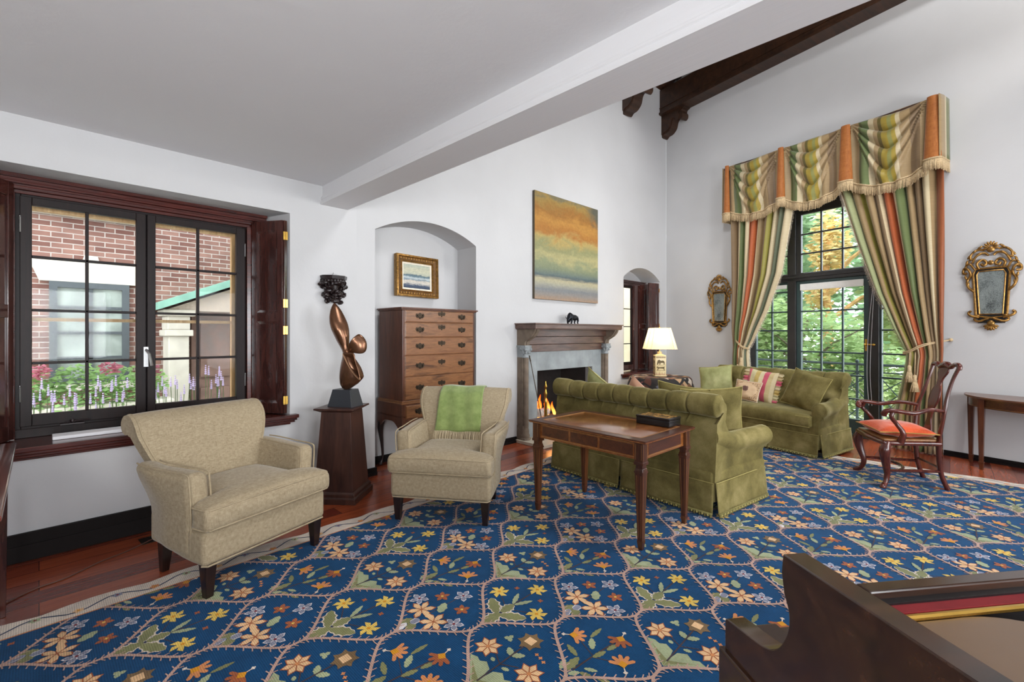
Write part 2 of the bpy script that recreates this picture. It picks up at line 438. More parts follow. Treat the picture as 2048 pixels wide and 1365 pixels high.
# timber tie beam along the gable wall + its carved bracket, and the next truss bracket
def bracket(parent, y0, w):
    pr = curve2([(0, 5.50), (0, 5.12), (.03, 5.085), (.07, 5.115), (.16, 5.13), (.24, 5.20), (.27, 5.30), (.31, 5.345), (.37, 5.345)], 5)
    pr += curve2([(.39, 5.295), (.44, 5.27), (.48, 5.30), (.485, 5.36), (.46, 5.40), (.47, 5.44), (.52, 5.46), (.52, 5.50)], 4)
    b = MB(); b.prism(pr, lambda a, z: (y0 + a, 0, z), lambda a, z: (y0 + a, -w, z))
    b.prism([(p[0] * .82 + .02, (p[1] - 5.5) * .82 + 5.47) for p in pr], lambda a, z: (y0 + a, -w, z), lambda a, z: (y0 + a, -w - .02, z))
    return b.build('bracket', M_rafter, parent, smooth=30)
t = sgroup('trim_2', W2['loc'], W2['rotz'])
b = MB(); b.box(-4.0, 4.6, -.24, 0, 5.50, 5.93); b.box(-4.0, 4.6, -.27, 0, 5.47, 5.51); b.box(-4.0, 4.6, -.255, 0, 5.585, 5.60)
b.build('tie_beam', M_rafter, t, smooth=None)
bracket(t, -4.01, .16)
t = sgroup('trim_3', (6.98, 3.92, 0), W2['rotz'])
b = MB(); b.box(0, 8.4, -.24, 0, 5.50, 5.93); b.box(0, 8.4, -.26, .02, 5.47, 5.51); b.build('tie_beam', M_rafter, t, smooth=None)
bracket(t, .01, .2)
b = MB()
for k in range(9):
    y = 3.6 - k * .5; z = roofz(y) - .09
    b.box(2.05, 8.5, y - .05, y + .05, z, z + .12)
struct(b.build('trim_4', M_rafter, smooth=None))
# baseboards
b = MB(); b.box(-1.7, 1.45, 4.095, 4.12, 0, .172); b.box(-1.7, 1.45, 4.088, 4.12, 0, .10); struct(b.build('baseboard_left', M_base, smooth=None, bevel=.003))
t = sgroup('baseboard_back', W1R['loc'], W1R['rotz'])
b = MB()
for x0, x1, y in ((-.67, .205, 0), (1.475, 2.15, 0), (4.0, 6.15, 0), (.192, 1.487, .36)):
    b.box(x0, x1, y - .018, y, 0, .075); b.box(x0, x1, y - .03, y, 0, .03)
b.box(.192, .207, 0, .36, 0, .075); b.box(1.472, 1.487, 0, .36, 0, .075)
b.build('board', M_base, t, smooth=None)
t = sgroup('baseboard_right', W2['loc'], W2['rotz'])
b = MB()
for x0, x1 in ((-4.0, -2.53), (-.05, 4.7)):
    b.box(x0, x1, -.012, 0, 0, .06); b.box(x0, x1, -.028, 0, 0, .025)
b.build('board', M_base, t, smooth=None)

# ------------------------------------------------------------------ window_1 : big casement window with shutters
def pane_frame(b, x0, x1, z0, z1, y0, y1, w, m=0):
    wl, wr, wb, wt = w if isinstance(w, tuple) else (w,) * 4
    b.box(x0, x0 + wl, y0, y1, z0, z1, m); b.box(x1 - wr, x1, y0, y1, z0, z1, m)
    b.box(x0 + wl, x1 - wr, y0, y1, z0, z0 + wb, m); b.box(x0 + wl, x1 - wr, y0, y1, z1 - wt, z1, m)
def shutter_leaf(parent, w, z0, z1, mat, hinge=True, name='shutter'):
    """leaf in its own frame: x from 0..w, thickness in y"""
    b = MB(); h = z1 - z0; zm = z0 + h * .5
    pane_frame(b, 0, w, z0, z1, -.014, .014, (.05, .05, .09, .09)); b.box(.05, w - .05, -.014, .014, zm - .04, zm + .04)
    for a, c in ((z0 + .09, zm - .04), (zm + .04, z1 - .09)):
        b.box(.05, w - .05, -.004, .004, a, c)
        b.add([(.05, -.012, a), (w - .05, -.012, a), (w - .07, -.004, a + .02), (.07, -.004, a + .02), (.05, -.012, c), (w - .05, -.012, c), (w - .07, -.004, c - .02), (.07, -.004, c - .02)],
              [(0, 1, 2, 3), (7, 6, 5, 4), (0, 3, 7, 4), (1, 5, 6, 2)])
    o = b.build(name, mat, parent, smooth=None, bevel=.002)
    return o
def place2(o, p, q, z=0):
    o.location = (p[0], p[1], z); o.rotation_euler = (0, 0, atan2(q[1] - p[1], q[0] - p[0]))
W = sgroup('window_1', (0, 0, 0))
b = MB()
def mould_head(b, x0, x1, y, z0, z1, sgn=-1):
    steps = [(0, .012), (.2, .03), (.38, .022), (.5, .045), (.62, .036), (.8, .06), (1, .07)]
    h = z1 - z0
    for (a, d), (c, e) in zip(steps, steps[1:]):
        b.box(x0, x1, y - d, y + .03, z0 + a * h, z0 + c * h)
mould_head(b, -.27, 1.405, 4.42, 2.325, 2.445)
b.box(-.27, -.11, 4.405, 4.46, .70, 2.33); b.box(1.25, 1.405, 4.405, 4.46, .70, 2.33)
b.box(1.25, 1.29, 4.39, 4.41, .71, 2.33); b.box(-.15, -.11, 4.39, 4.41, .71, 2.33)
b.build('casing', M_mahog, W, smooth=None, bevel=.003)
b = MB(); pane_frame(b, -.12, 1.26, .755, 2.33, 4.44, 4.50, .035); b.box(.553, .579, 4.44, 4.50, .79, 2.30)
b.box(-.12, 1.26, 4.43, 4.50, .705, .765)
b.build('window_frame', M_frame, W, smooth=None, bevel=.003)
for (x0, x1, g0, g1) in ((-.088, .562, -.033, .505), (.570, 1.238, .622, 1.172)):
    b = MB(); pane_frame(b, x0, x1, .785, 2.31, 4.40, 4.445, (g0 - x0, x1 - g1, .075, .052))
    gm = (g0 + g1) / 2; b.box(gm - .009, gm + .009, 4.405, 4.44, .86, 2.26)
    for z in (1.203, 1.558, 1.915): b.box(g0, g1, 4.405, 4.44, z - .009, z + .009)
    s_ = b.build('sash', M_frame, W, smooth=None, bevel=.003)
    b = MB(); b.box(g0, g1, 4.421, 4.425, .86, 2.26); b.build('pane', M_glass, s_, smooth=None)
    hx = x0 if x0 < 0 else x1
    for z in (1.0, 2.12): b = MB(); b.tube([(hx, 4.398, z - .05), (hx, 4.398, z + .05)], .006, 6); b.ball((hx, 4.398, z + .055), .007); b.build('hinge', M_steel, s_)
b = MB(); b.box(.548, .576, 4.388, 4.40, 1.15, 1.30); b.tube([(.562, 4.385, 1.28), (.562, 4.35, 1.275), (.575, 4.33, 1.25), (.59, 4.335, 1.16)], [.008, .009, .008, .010], 8)
b.build('handle', M_steel, W)
b = MB(); b.box(.10, .22, 4.36, 4.40, .775, .785); b.tube([(.12, 4.37, .79), (.2, 4.36, .80), (.25, 4.37, .80)], .006, 6); b.ball((.16, 4.365, .80), .014)
b.build('casement_stay', M_carving, W)
b = MB(); pane_frame(b, -.10, 1.23, .78, 2.31, 4.56, 4.60, .055); b.box(-.05, 1.18, 4.57, 4.595, 1.488, 1.512); b.box(-.2, 1.33, 4.50, 4.62, .66, .72)
b.box(.58, .592, 4.57, 4.59, .82, 2.27)
st = b.build('storm_window', M_tan, W, smooth=None)
b = MB(); b.box(-.45, 1.56, 4.055, 4.44, .675, .705); b.box(-.44, 1.55, 4.07, 4.12, .655, .675); b.box(-.425, 1.535, 4.082, 4.12, .637, .655); b.box(-.40, 1.505, 4.098, 4.12, .62, .637)
b.build('window_sill', M_mahog, W, smooth=None, bevel=.004)
for (p, q, r_, mat_) in (((1.295, 4.385), (1.455, 4.128), ((1.472, 4.120), (1.36, 4.385)), M_mahogz), ((-.125, 4.385), (-.262, 4.128), ((-.280, 4.120), (-.19, 4.385)), M_mahogz)):
    s1 = shutter_leaf(W, hypot(q[0] - p[0], q[1] - p[1]), .715, 2.375, mat_); place2(s1, p, q)
    s2 = shutter_leaf(W, hypot(r_[1][0] - r_[0][0], r_[1][1] - r_[0][1]), .715, 2.375, mat_); place2(s2, *r_)
    for z in (.83, 1.43, 1.66, 2.24):
        b = MB(); mx_ = (q[0] + r_[0][0]) / 2; b.box(mx_ - .018, mx_ - .002, 4.098, 4.104, z - .035, z + .035); b.box(mx_ + .002, mx_ + .018, 4.098, 4.104, z - .035, z + .035)
        b.tube([(mx_, 4.102, z - .035), (mx_, 4.102, z + .035)], .004, 6)
        b.build('hinge', M_brass, W, smooth=None)
tag(MB().box(.06, .48, 4.20, 4.34, .706, .728).build('paper_tray', M_pull, smooth=None, bevel=.004), 'flat white strip lying on the dark sill of the big left window', 'tray')

# ------------------------------------------------------------------ window_2 : small arched window by the corner
W = sgroup('window_2', W1R['loc'], W1R['rotz'])
b = MB(); pane_frame(b, 4.78, 5.48, .74, 2.36, .26, .33, (.06, .06, .10, .06)); mould_head(b, 4.74, 5.80, .27, 2.27, 2.36)
b.box(5.44, 5.56, .25, .34, .73, 2.30)
b.build('window_frame', M_mahogz, W, smooth=None, bevel=.003)
b = MB(); pane_frame(b, 4.84, 5.43, .84, 2.28, .28, .31, (.02, .03, .05, .05))
for z in (.91 + .31, 1.53, 1.85): b.box(4.84, 5.43, .285, .305, z - .008, z + .008)
b.box(5.12, 5.138, .285, .305, .84, 2.28)
s_ = b.build('sash', M_frame, W, smooth=None)
MB().box(4.85, 5.42, .294, .297, .86, 2.26).build('pane', M_glass, s_, smooth=None)
b = MB(); b.box(4.60, 5.72, -.045, .34, .70, .728); b.box(4.62, 5.70, -.03, 0, .665, .70); b.build('window_sill', M_mahog, W, smooth=None, bevel=.004)
place2(shutter_leaf(W, .27, .74, 2.33, M_mahogz), (5.56, .27), (5.80, .20))
s_ = shutter_leaf(W, .25, .74, 2.33, M_mahogz); place2(s_, (5.60, .06), (5.84, -.01))
b = MB(); b.prism([(4.70, 2.36)] + [(4.70 + 1.20 * k / 20, arch(4.70, 5.90, 2.36, .2)(4.70 + 1.20 * k / 20) + .01) for k in range(21)] + [(5.90, 2.36)], lambda a, z: (a, .34, z), lambda a, z: (a, .36, z)); b.box(5.55, 5.92, .34, .36, .70, 2.37); b.box(4.68, 4.80, .34, .36, .70, 2.37)
b.build('lunette', M_plaster, W, smooth=None)
for z in (.9, 1.55, 2.2):
    b = MB(); b.box(5.835, 5.86, -.02, -.008, z - .035, z + .035); b.tube([(5.85, -.022, z - .035), (5.85, -.022, z + .035)], .005, 6); b.build('hinge', M_brass, W, smooth=None)

# ------------------------------------------------------------------ door_1 : tall french door with sidelights and transom
W = sgroup('door_1', W2['loc'], W2['rotz'])
y0, y1 = .24, .31
b = MB()
b.box(-2.52, -2.43, y0, y1, 0, 3.36); b.box(-.16, -.06, y0, y1, 0, 3.36)
b.box(-2.43, -.16, y0, y1, 3.20, 3.36)
for x0, x1 in ((-1.905, -1.79), (-.865, -.75)): b.box(x0, x1, y0 - .03, y1, 0, 3.22)
b.box(-2.43, -.16, y0 - .03, y1, 2.19, 2.30); b.box(-2.43, -.16, y0 - .045, y1, 2.235, 2.26)
b.build('door_frame', M_doordark, W, smooth=None, bevel=.004)
def grid_sash(name, x0, x1, z0, z1, w, xm, zm, mat, mw=.011):
    b = MB(); pane_frame(b, x0, x1, z0, z1, y0, y1 - .02, w)
    wl, wr, wb, wt = w if isinstance(w, tuple) else (w,) * 4
    for x in xm: b.box(x - mw, x + mw, y0 + .01, y1 - .03, z0 + wb, z1 - wt)
    for z in zm: b.box(x0 + wl, x1 - wr, y0 + .01, y1 - .03, z - mw, z + mw)
    s = b.build(name, mat, W, smooth=None, bevel=.003)
    MB().box(x0 + wl, x1 - wr, y0 + .028, y0 + .031, z0 + wb, z1 - wt).build('pane', M_glass, s, smooth=None)
    return s
dz = (1.734, 1.448, 1.134, .822, .504)
grid_sash('door_leaf', -1.79, -.865, .03, 2.19, (.065, .065, .20, .05), (-1.458, -1.186), dz, M_doorgreen)
grid_sash('transom', -1.79, -.865, 2.30, 3.20, (.065, .065, .012, .02), (-1.458, -1.186), (2.594, 2.884), M_doordark)
for x0, x1, xm in ((-2.43, -1.905, -2.165), (-.75, -.16, -.46)):
    grid_sash('sidelight', x0, x1, .03, 2.19, (.02, .02, .20, .04), (xm,), dz + (2.04,), M_doorgreen)
    grid_sash('transom', x0, x1, 2.30, 3.20, (.02, .02, .012, .02), (xm,), (2.594, 2.884), M_doordark)
    MB().box(x0 + .02, x1 - .02, y0 - .02, y0 - .004, 2.09, 2.15).build('roller_blind', M_roller, W, smooth=None, bevel=.004)
MB().box(-1.73, -.925, y0 - .025, y0 - .004, 2.045, 2.14).build('roller_blind', M_roller, W, smooth=None, bevel=.006)
b = MB(); b.box(-2.52, -.06, .17, .42, 0, .03); b.build('threshold', M_doorgreen, W, smooth=None, bevel=.004)
b = MB(); b.tube([(-.90, y0 - .03, 1.255), (-.80, y0 - .045, 1.255)], .010, 8); b.ball((-.80, y0 - .045, 1.255), .018); b.ball((-.9, y0 - .03, 1.255), .016); b.box(-.912, -.888, y0 - .012, y0, 1.17, 1.33)
b.build('handle', M_brass, W)
b = MB()
for xx in (0, .035): b.tube(curve([(-.80 + xx * .3, y0 - .05, 2.1), (-.85 + xx, y0 - .06, 1.5), (-.87 + xx, y0 - .06, .9), (-.85 + xx, y0 - .06, .45)]), .0022, 5)
b.build('blind_cord', M_pull, W)

# ================================================================== OUTSIDE
b = MB(); b.add([(-14, 4.75, -.25), (8.6, 4.75, -.25), (14, 30, -.25), (-14, 30, -.25)], [(0, 1, 2, 3)]); b.add([(8.6, -20, -.9), (40, -20, -.9), (40, 30, -.9), (8.6, 30, -.9)], [(0, 1, 2, 3)])
struct(b.build('ground', M_ground, smooth=None))
n = NT('old_brick'); v = n.coord('Object', (1, 1, 1), (radians(90), 0, 0))
br = n.n('TexBrick'); n.t.links.new(v, br.inputs['Vector']); br.inputs['Scale'].default_value = 1
br.inputs['Brick Width'].default_value = .19; br.inputs['Row Height'].default_value = .062; br.inputs['Mortar Size'].default_value = .006; br.inputs['Mortar Smooth'].default_value = .3
br.inputs['Color1'].default_value = C(98, 62, 52); br.inputs['Color2'].default_value = C(132, 98, 86); br.inputs['Mortar'].default_value = C(160, 150, 142)
f = n.noise(n.coord(), 7, 4)
M_brick = n.pbr(n.mix(.5, br.outputs[0], n.ramp(f, [(.3, C(170, 160, 160)), (.7, C(255, 250, 245))]), 'MULTIPLY'), .9, 0, n.bump(n.math('MULTIPLY', br.outputs[1], -1), .5, .01))
M_limestone = plain('limestone', C(176, 168, 154), .9, 0, .1, 6)
M_winblack = plain('black_window_frame', C(60, 64, 66), .6)
M_copper = plain('verdigris_copper', C(110, 148, 130), .7, 0, .15, 5)
M_outglass = plain('dark_reflecting_glass', C(120, 126, 118), .35, .0, .5, 4)
M_doorwood = plain('weathered_door', C(110, 84, 72), .7, 0, .25, 10)
T = thing('brick_house', 'red brick house with stone trim and green copper porch seen through the left window', 'house', (0, 7.6, -.25))
b = MB(); b.box(-7, 11, 0, .4, 0, 9); b.build('brick_wall', M_brick, T, smooth=None)
MB().box(11, 14.4, -.1, .4, 0, 9).build('stone_pier', plain('pale_stone_pier', C(226, 204, 176), .9, 0, .05, 3), T, smooth=None)
def owin(x0, x1, z0, z1):
    b = MB(); pane_frame(b, x0, x1, z0, z1, -.05, .02, .07); b.box((x0 + x1) / 2 - .02, (x0 + x1) / 2 + .02, -.03, .02, z0, z1)
    for k in range(1, 4): z = z0 + (z1 - z0) * k / 4; b.box(x0, x1, -.03, .02, z - .018, z + .018)
    w = b.build('window', M_winblack, T, smooth=None); MB().box(x0 + .05, x1 - .05, -.005, -.001, z0 + .05, z1 - .05).build('pane', M_outglass, w, smooth=None)
owin(.08, .80, 1.05, 2.27); owin(-.02, .90, 3.18, 4.6); owin(-1.8, -1.1, 1.05, 2.27)
b = MB()
b.prism([(.0, 2.27), (-.09, 2.52), (.36, 2.52), (.38, 2.60), (.5, 2.60), (.52, 2.52), (.97, 2.52), (.88, 2.27)], lambda a, z: (a, -.04, z), lambda a, z: (a, .02, z))
b.build('lintel', M_limestone, T, smooth=None)
MB().box(-.08, .96, -.09, .02, 3.05, 3.18).build('stone_sill', M_limestone, T, smooth=None)
MB().box(0, .88, -.09, .02, .97, 1.05).build('stone_sill', M_limestone, T, smooth=None)
MB().box(-7, 7, -.06, .02, 0, .45).build('plinth', M_limestone, T, smooth=None)
b = MB(); b.prism([(1.02, 1.95), (1.02, 2.04), (2.35, 2.62), (3.7, 2.04), (3.7, 1.95), (2.35, 2.52)], lambda a, z: (a, -.55, z), lambda a, z: (a, 0, z)); b.build('porch_roof', M_copper, T, smooth=None)
b = MB(); b.prism([(1.1, 1.95), (2.35, 2.48), (3.6, 1.95)], lambda a, z: (a, -.42, z), lambda a, z: (a, 0, z)); b.build('pediment', plain('pediment_stone', C(164, 148, 132), .9), T, smooth=None)
for xx in (1.12, 3.3):
    b = MB(); b.box(xx, xx + .28, -.42, 0, 0, .18); b.box(xx + .03, xx + .25, -.39, 0, .18, 1.62); b.box(xx - .01, xx + .29, -.43, 0, 1.62, 1.70); b.box(xx + .02, xx + .26, -.40, 0, 1.70, 1.88); b.box(xx - .03, xx + .31, -.45, 0, 1.88, 1.96)
    b.build('pilaster', M_limestone, T, smooth=None, bevel=.01)
b = MB(); b.box(1.45, 3.28, -.1, 0, 0, 1.95); 
for k in range(4): b.box(1.55 + k * .43, 1.9 + k * .43, -.13, -.1, .2, .9); b.box(1.55 + k * .43, 1.9 + k * .43, -.13, -.1, 1.05, 1.8)
b.build('door', M_doorwood, T, smooth=None)

M_leafs = {}
def leafmat(key, c):
    if key not in M_leafs:
        n = NT('leaf_' + key); f = n.noise(n.coord(), 3.0, 3)
        col = n.ramp(f, [(.3, tuple(x * .6 for x in c[:3]) + (1,)), (.7, tuple(min(1, x * 1.3) for x in c[:3]) + (1,))])
        p = n.n('BsdfDiffuse'); n.t.links.new(col, p.inputs[0]); t = n.n('BsdfTranslucent'); n.t.links.new(col, t.inputs[0])
        mx = n.n('MixShader'); mx.inputs[0].default_value = .6; n.t.links.new(p.outputs[0], mx.inputs[1]); n.t.links.new(t.outputs[0], mx.inputs[2]); n.t.links.new(mx.outputs[0], n.out.inputs[0])
        M_leafs[key] = n.m
    return M_leafs[key]
def leaf_cloud(b, blobs, count, size, rnd, m=0, flat=.0):
    tot = sum(r[0] * r[1] * r[2] for _, r in blobs)
    for c, r in blobs:
        k = int(count * r[0] * r[1] * r[2] / tot)
        for _ in range(k):
            while True:
                d = Vector((rnd.uniform(-1, 1), rnd.uniform(-1, 1), rnd.uniform(-1, 1)))
                if .25 < d.length < 1: break
            p = Vector((c[0] + d.x * r[0], c[1] + d.y * r[1], c[2] + d.z * r[2]))
            s = size * rnd.uniform(.6, 1.3)
            R_ = Matrix.Rotation(rnd.uniform(0, 6.28), 3, 'Z') @ Matrix.Rotation(rnd.uniform(-1.3, 1.3), 3, 'X')
            q = [R_ @ Vector(w) * s for w in ((-.5, 0, 0), (-.1, -.28, .05), (.5, 0, -.06), (-.1, .28, .05))]
            b.add([p + w for w in q], [(0, 1, 2, 3)], m)
rnd = random.Random(11)
# planter under the neighbour's window
T = thing('window_planter', 'stone trough of green foliage and pink coleus below the brick house window', 'planter', (.35, 6.9, 0))
b = MB(); b.box(-.75, .75, -.16, .16, .38, .60); b.box(-.78, .78, -.19, .19, .56, .62); b.build('trough', M_limestone, T, smooth=None, bevel=.01)
for s in (-.6, .5): b = MB(); b.box(s, s + .1, -.1, .1, -.25, .38); b.build('leg', M_limestone, T, smooth=None)
b = MB(); leaf_cloud(b, [((-.45, 0, .80), (.3, .2, .22)), ((0, 0, .84), (.34, .2, .24)), ((.45, 0, .82), (.3, .2, .24)), ((.1, -.15, .62), (.5, .1, .14))], 1500, .07, rnd)
b.build('foliage', leafmat('bright', C(146, 176, 116)), T, smooth=None)['kind'] = 'stuff'
for x, z in ((-.35, 1.0), (.2, 1.02), (.55, .96), (-.6, .86)):
    b = MB(); leaf_cloud(b, [((x, -.16, z), (.10, .08, .08))], 60, .07, rnd); b.build('coleus', leafmat('pink', C(176, 112, 124)), T, smooth=None)
for i, (x, y, h) in enumerate(((-.02, 4.95, 1.02), (.28, 5.02, .98), (.46, 4.98, 1.06), (.86, 5.0, 1.0), (1.06, 4.95, 1.08), (1.3, 5.0, .98))):
    b = MB(); r2 = random.Random(i)
    b2 = MB()
    for k in range(12):
        dx, dy = r2.uniform(-.15, .15), r2.uniform(-.08, .08); hh = h + r2.uniform(-.14, .05)
        b.tube([(dx * .3, dy * .3, -.25), (dx * .8, dy, hh * .6), (dx, dy, hh - .08)], .003, 3)
        for q in range(5): b2.ball((dx, dy, hh - .08 + q * .018), .011 - q * .0012, seg=5, ring=3)
    T = thing('lavender', ['leftmost lavender clump outside the big window', 'lavender below the left panes beside the leftmost clump', 'lavender just left of the window centre post',
               'lavender just right of the window centre post', 'tallest lavender below the right panes', 'lavender nearest the right side of the window'][i], 'plant', (x, y, 0), 0, 'lavender outside the left window')
    b.build('stem', leafmat('sage', C(130, 150, 110)), T); b2.build('blossom', plain('lavender_bloom_%d' % i, C(188, 172, 204), .9), T)

def tree(name, label, x, y, blobs, count, size, key, col, trunk, group='trees beyond the french door', z=-.9, tcol=None):
    T = thing(name, label, 'tree', (x, y, z), 0, group)
    b = MB(); leaf_cloud(b, blobs, count, size, rnd); b.build('crown', leafmat(key, col), T, smooth=None)
    h, r = trunk
    b = MB(); b.tube(curve([(0, 0, 0), (.1, .05, h * .4), (-.05, .1, h * .75), (.1, 0, h)], 4), [r * (1 - .5 * i / 12) for i in range(13)], 8)
    for k in range(5):
        a = rnd.uniform(0, 6.28); z0 = h * rnd.uniform(.4, .8); b.tube([(0, 0, z0), (cos(a) * .6, sin(a) * .6, z0 + .5), (cos(a) * 1.4, sin(a) * 1.4, z0 + .9)], [r * .4, r * .3, r * .12], 5)
    b.build('trunk', plain('bark_' + key, tcol or C(120, 110, 96), .9, 0, .3, 8), T)
G1, G2, G3, G4 = C(164, 186, 132), C(146, 170, 132), C(182, 196, 142), C(150, 176, 134)
tree('maple_tree', 'bushy bright green tree filling the lower panes of the middle door', 11.3, 2.2, [((0, 0, 1.9), (1.1, 1.3, 1.0)), ((.3, -.9, 1.4), (.9, .9, .8)), ((.2, 1.0, 2.4), (.9, .9, .9))], 5200, .16, 'a', G1, (2.6, .07))
tree('maple_tree', 'yellow-leaved tree behind the transom panes', 13.6, 2.15, [((0, 0, 4.45), (.42, .45, 1.0)), ((-.1, .2, 3.2), (.3, .3, .5))], 800, .2, 'gold', C(226, 206, 150), (5, .16), tcol=C(190, 150, 96))
tree('oak_tree', 'tall dark green tree behind the top transom panes', 17.5, 5.2, [((0, 0, 6.5), (3, 3, 2.6)), ((-1, -2.5, 5), (2.4, 2.4, 2)), ((0, 3, 5), (2.2, 2.4, 2.4))], 7000, .34, 'b', G2, (6, .25))
tree('oak_tree', 'spreading green tree behind the right sidelight', 14.5, -.3, [((0, 0, 3.4), (2, 2, 1.8)), ((0, -2, 2.6), (1.6, 1.6, 1.4)), ((0, 1.2, 1.8), (1.4, 1.4, 1.2))], 6500, .24, 'c', G3, (4, .16))
tree('shrub', 'low pale green shrub behind the balcony railing', 10.9, .9, [((0, 0, .9), (.8, 1.2, .75)), ((.4, -1.0, 1.2), (.8, .9, .9))], 3600, .12, 'd', G3, (1.2, .03))
tree('hedge_tree', 'dense green tree behind the left sidelight', 13.3, 4.2, [((0, 0, 2.2), (1.5, 1.5, 1.7)), ((1.2, .3, 3.4), (1.4, 1.4, 1.6))], 6500, .2, 'e', G4, (3.4, .12))
tree('hedge_tree', 'distant dark tree row farthest from the door', 22, 2, [((0, 0, 4), (3, 7, 4)), ((1, 8, 4), (3, 5, 4)), ((-1, -6, 3), (3, 4, 3))], 9000, .5, 'f', C(170, 196, 160), (5, .3))
# iron balcony railing
T = thing('balcony_railing', 'dark green iron railing with crossed curved bars outside the french door', 'railing', W2['loc'], W2['rotz'])
b = MB(); b.tube([(-3.6, 1.75, .90), (1.4, 1.75, .90)], .022, 6); b.tube([(-3.6, 1.75, .78), (1.4, 1.75, .78)], .012, 6); b.tube([(-3.6, 1.75, -.1), (1.4, 1.75, -.1)], .015, 6)
b.build('rail', M_ironrail, T)
for k in range(6):
    x = -3.6 + k; b = MB(); b.tube([(x, 1.75, -.22), (x, 1.75, .93)], .02, 6); b.ball((x, 1.75, .95), .03); b.build('post', M_ironrail, T)
b = MB()
for k in range(5):
    x = -3.6 + k
    for s in (0, 1):
        for off in (-.25, 0, .25):
            b.tube(curve([(x + .5 + off - .5 * (1 - 2 * s), 1.75, -.1), (x + .5 + off, 1.75, .30 + .1 * (1 - 2 * s)), (x + .5 + off + .5 * (1 - 2 * s), 1.75, .78)], 4), .008, 5)
b.build('scrollwork', M_ironrail, T)
b = MB(); b.box(-4, 1.6, .42, 1.85, -.35, -.22); struct(b.build('ground_balcony', M_limestone, smooth=None, loc=W2['loc'], rotz=W2['rotz']))
# ================================================================== RUG
R_blue = None
def rugmat(name, col, var=.16):
    n = NT(name); v = n.coord('Object', (1, 1, 1))
    w = n.n('TexWave'); n.t.links.new(v, w.inputs[0]); w.bands_direction = 'X'; w.inputs['Scale'].default_value = 38; w.inputs['Distortion'].default_value = .4
    f = n.noise(v, 9, 4, .6); f2 = n.noise(n.coord('Object', (200, 80, 1)), 1, 2)
    c = tuple(col)
    base = n.ramp(f, [(.3, tuple(x * (1 - var) for x in c[:3]) + (1,)), (.7, tuple(min(1, x * (1 + var)) for x in c[:3]) + (1,))])
    base = n.mix(.45, base, n.ramp(w.outputs[1], [(.1, (.5, .5, .5, 1)), (.6, (1.1, 1.1, 1.1, 1))]), 'MULTIPLY')
    base = n.mix(.3, base, n.ramp(f2, [(.35, (.6, .6, .6, 1)), (.6, (1.1, 1.1, 1.1, 1))]), 'MULTIPLY')
    return n.pbr(base, .95, 0, n.bump(n.math('ADD', w.outputs[1], f2), .3, .003), Sheen_Weight=.12, Sheen_Roughness=.5, Sheen_Tint=(.5,.7,1,1), Specular_IOR_Level=.1)
RUGC = [('rug_navy', C(14, 66, 108)), ('rug_cream', C(222, 208, 192)), ('rug_vine', C(190, 156, 140)), ('rug_yellow', C(226, 192, 92)), ('rug_gold', C(216, 148, 28)),
        ('rug_rust', C(164, 92, 54)), ('rug_grey', C(140, 142, 158)), ('rug_white', C(226, 220, 222)), ('rug_olive', C(134, 134, 88)), ('rug_sage', C(164, 172, 134)),
        ('rug_peach', C(232, 190, 142)), ('rug_orange', C(212, 140, 86)), ('rug_brown', C(126, 100, 66)), ('rug_stem', C(74, 58, 58)), ('rug_maroon', C(120, 30, 34)), ('rug_ink', C(22, 42, 74))]
RI = {k[4:]: i for i, (k, _) in enumerate(RUGC)}
rb = MB(); Z0 = .012
X0, X1, Y0, Y1 = -1.15, 6.27, -2.6, 3.22
def edge_w(t): return .035 * abs(sin(t * pi / .42))       # scalloped outer edge
outer = []
def side(ax, a, b, fix, sg):
    k = int(abs(b - a) / .035); pts = []
    for i in range(k):
        t = a + (b - a) * i / k; w = sg * (edge_w(t) - .0)
        pts.append((t, fix + w) if ax == 'x' else (fix + w, t))
    return pts
outer = side('x', X0, X1, Y0, -1) + side('y', Y0, Y1, X1, 1) + side('x', X1, X0, Y1, 1) + side('y', Y1, Y0, X0, -1)
cx_, cy_ = (X0 + X1) / 2, (Y0 + Y1) / 2
BW = .13
inner = [(min(X1 - BW, max(X0 + BW, x)), min(Y1 - BW, max(Y0 + BW, y))) for x, y in outer]
no = len(outer)
rb.add([(x, y, Z0) for x, y in outer] + [(x, y, Z0) for x, y in inner] + [(x, y, .001) for x, y in outer],
       [(i, (i + 1) % no, no + (i + 1) % no, no + i) for i in range(no)] + [(2 * no + i, 2 * no + (i + 1) % no, (i + 1) % no, i) for i in range(no)], RI['cream'])
rb.add([(X0 + BW, Y0 + BW, Z0), (X1 - BW, Y0 + BW, Z0), (X1 - BW, Y1 - BW, Z0), (X0 + BW, Y1 - BW, Z0)], [(0, 1, 2, 3)], RI['navy'])
zc = [Z0 + .0006]
KC = [0]
def zt_(z):
    KC[0] = (KC[0] + 1) % 40; return Z0 + .0006 + z * .0004 + KC[0] * .000006
def inside(x, y, m=0): return X0 + BW + m < x < X1 - BW - m and Y0 + BW + m < y < Y1 - BW - m
def poly(pts, col, z=0, clip=True):
    pts = [(min(X1 - BW, max(X0 + BW, x)), min(Y1 - BW, max(Y0 + BW, y))) for x, y in pts] if clip else pts
    if len(set((round(a, 4), round(b, 4)) for a, b in pts)) < 3: return
    zz = zt_(z); rb.add([(x, y, zz) for x, y in pts], [tuple(range(len(pts)))], RI[col])
def strip(pts, w, col, z=0):
    for (a, b), (c, d) in zip(pts, pts[1:]):
        L = hypot(c - a, d - b) or 1; nx, ny = -(d - b) / L * w / 2, (c - a) / L * w / 2
        if inside((a + c) / 2, (b + d) / 2): poly([(a + nx, b + ny), (a - nx, b - ny), (c - nx, d - ny), (c + nx, d + ny)], col, z)
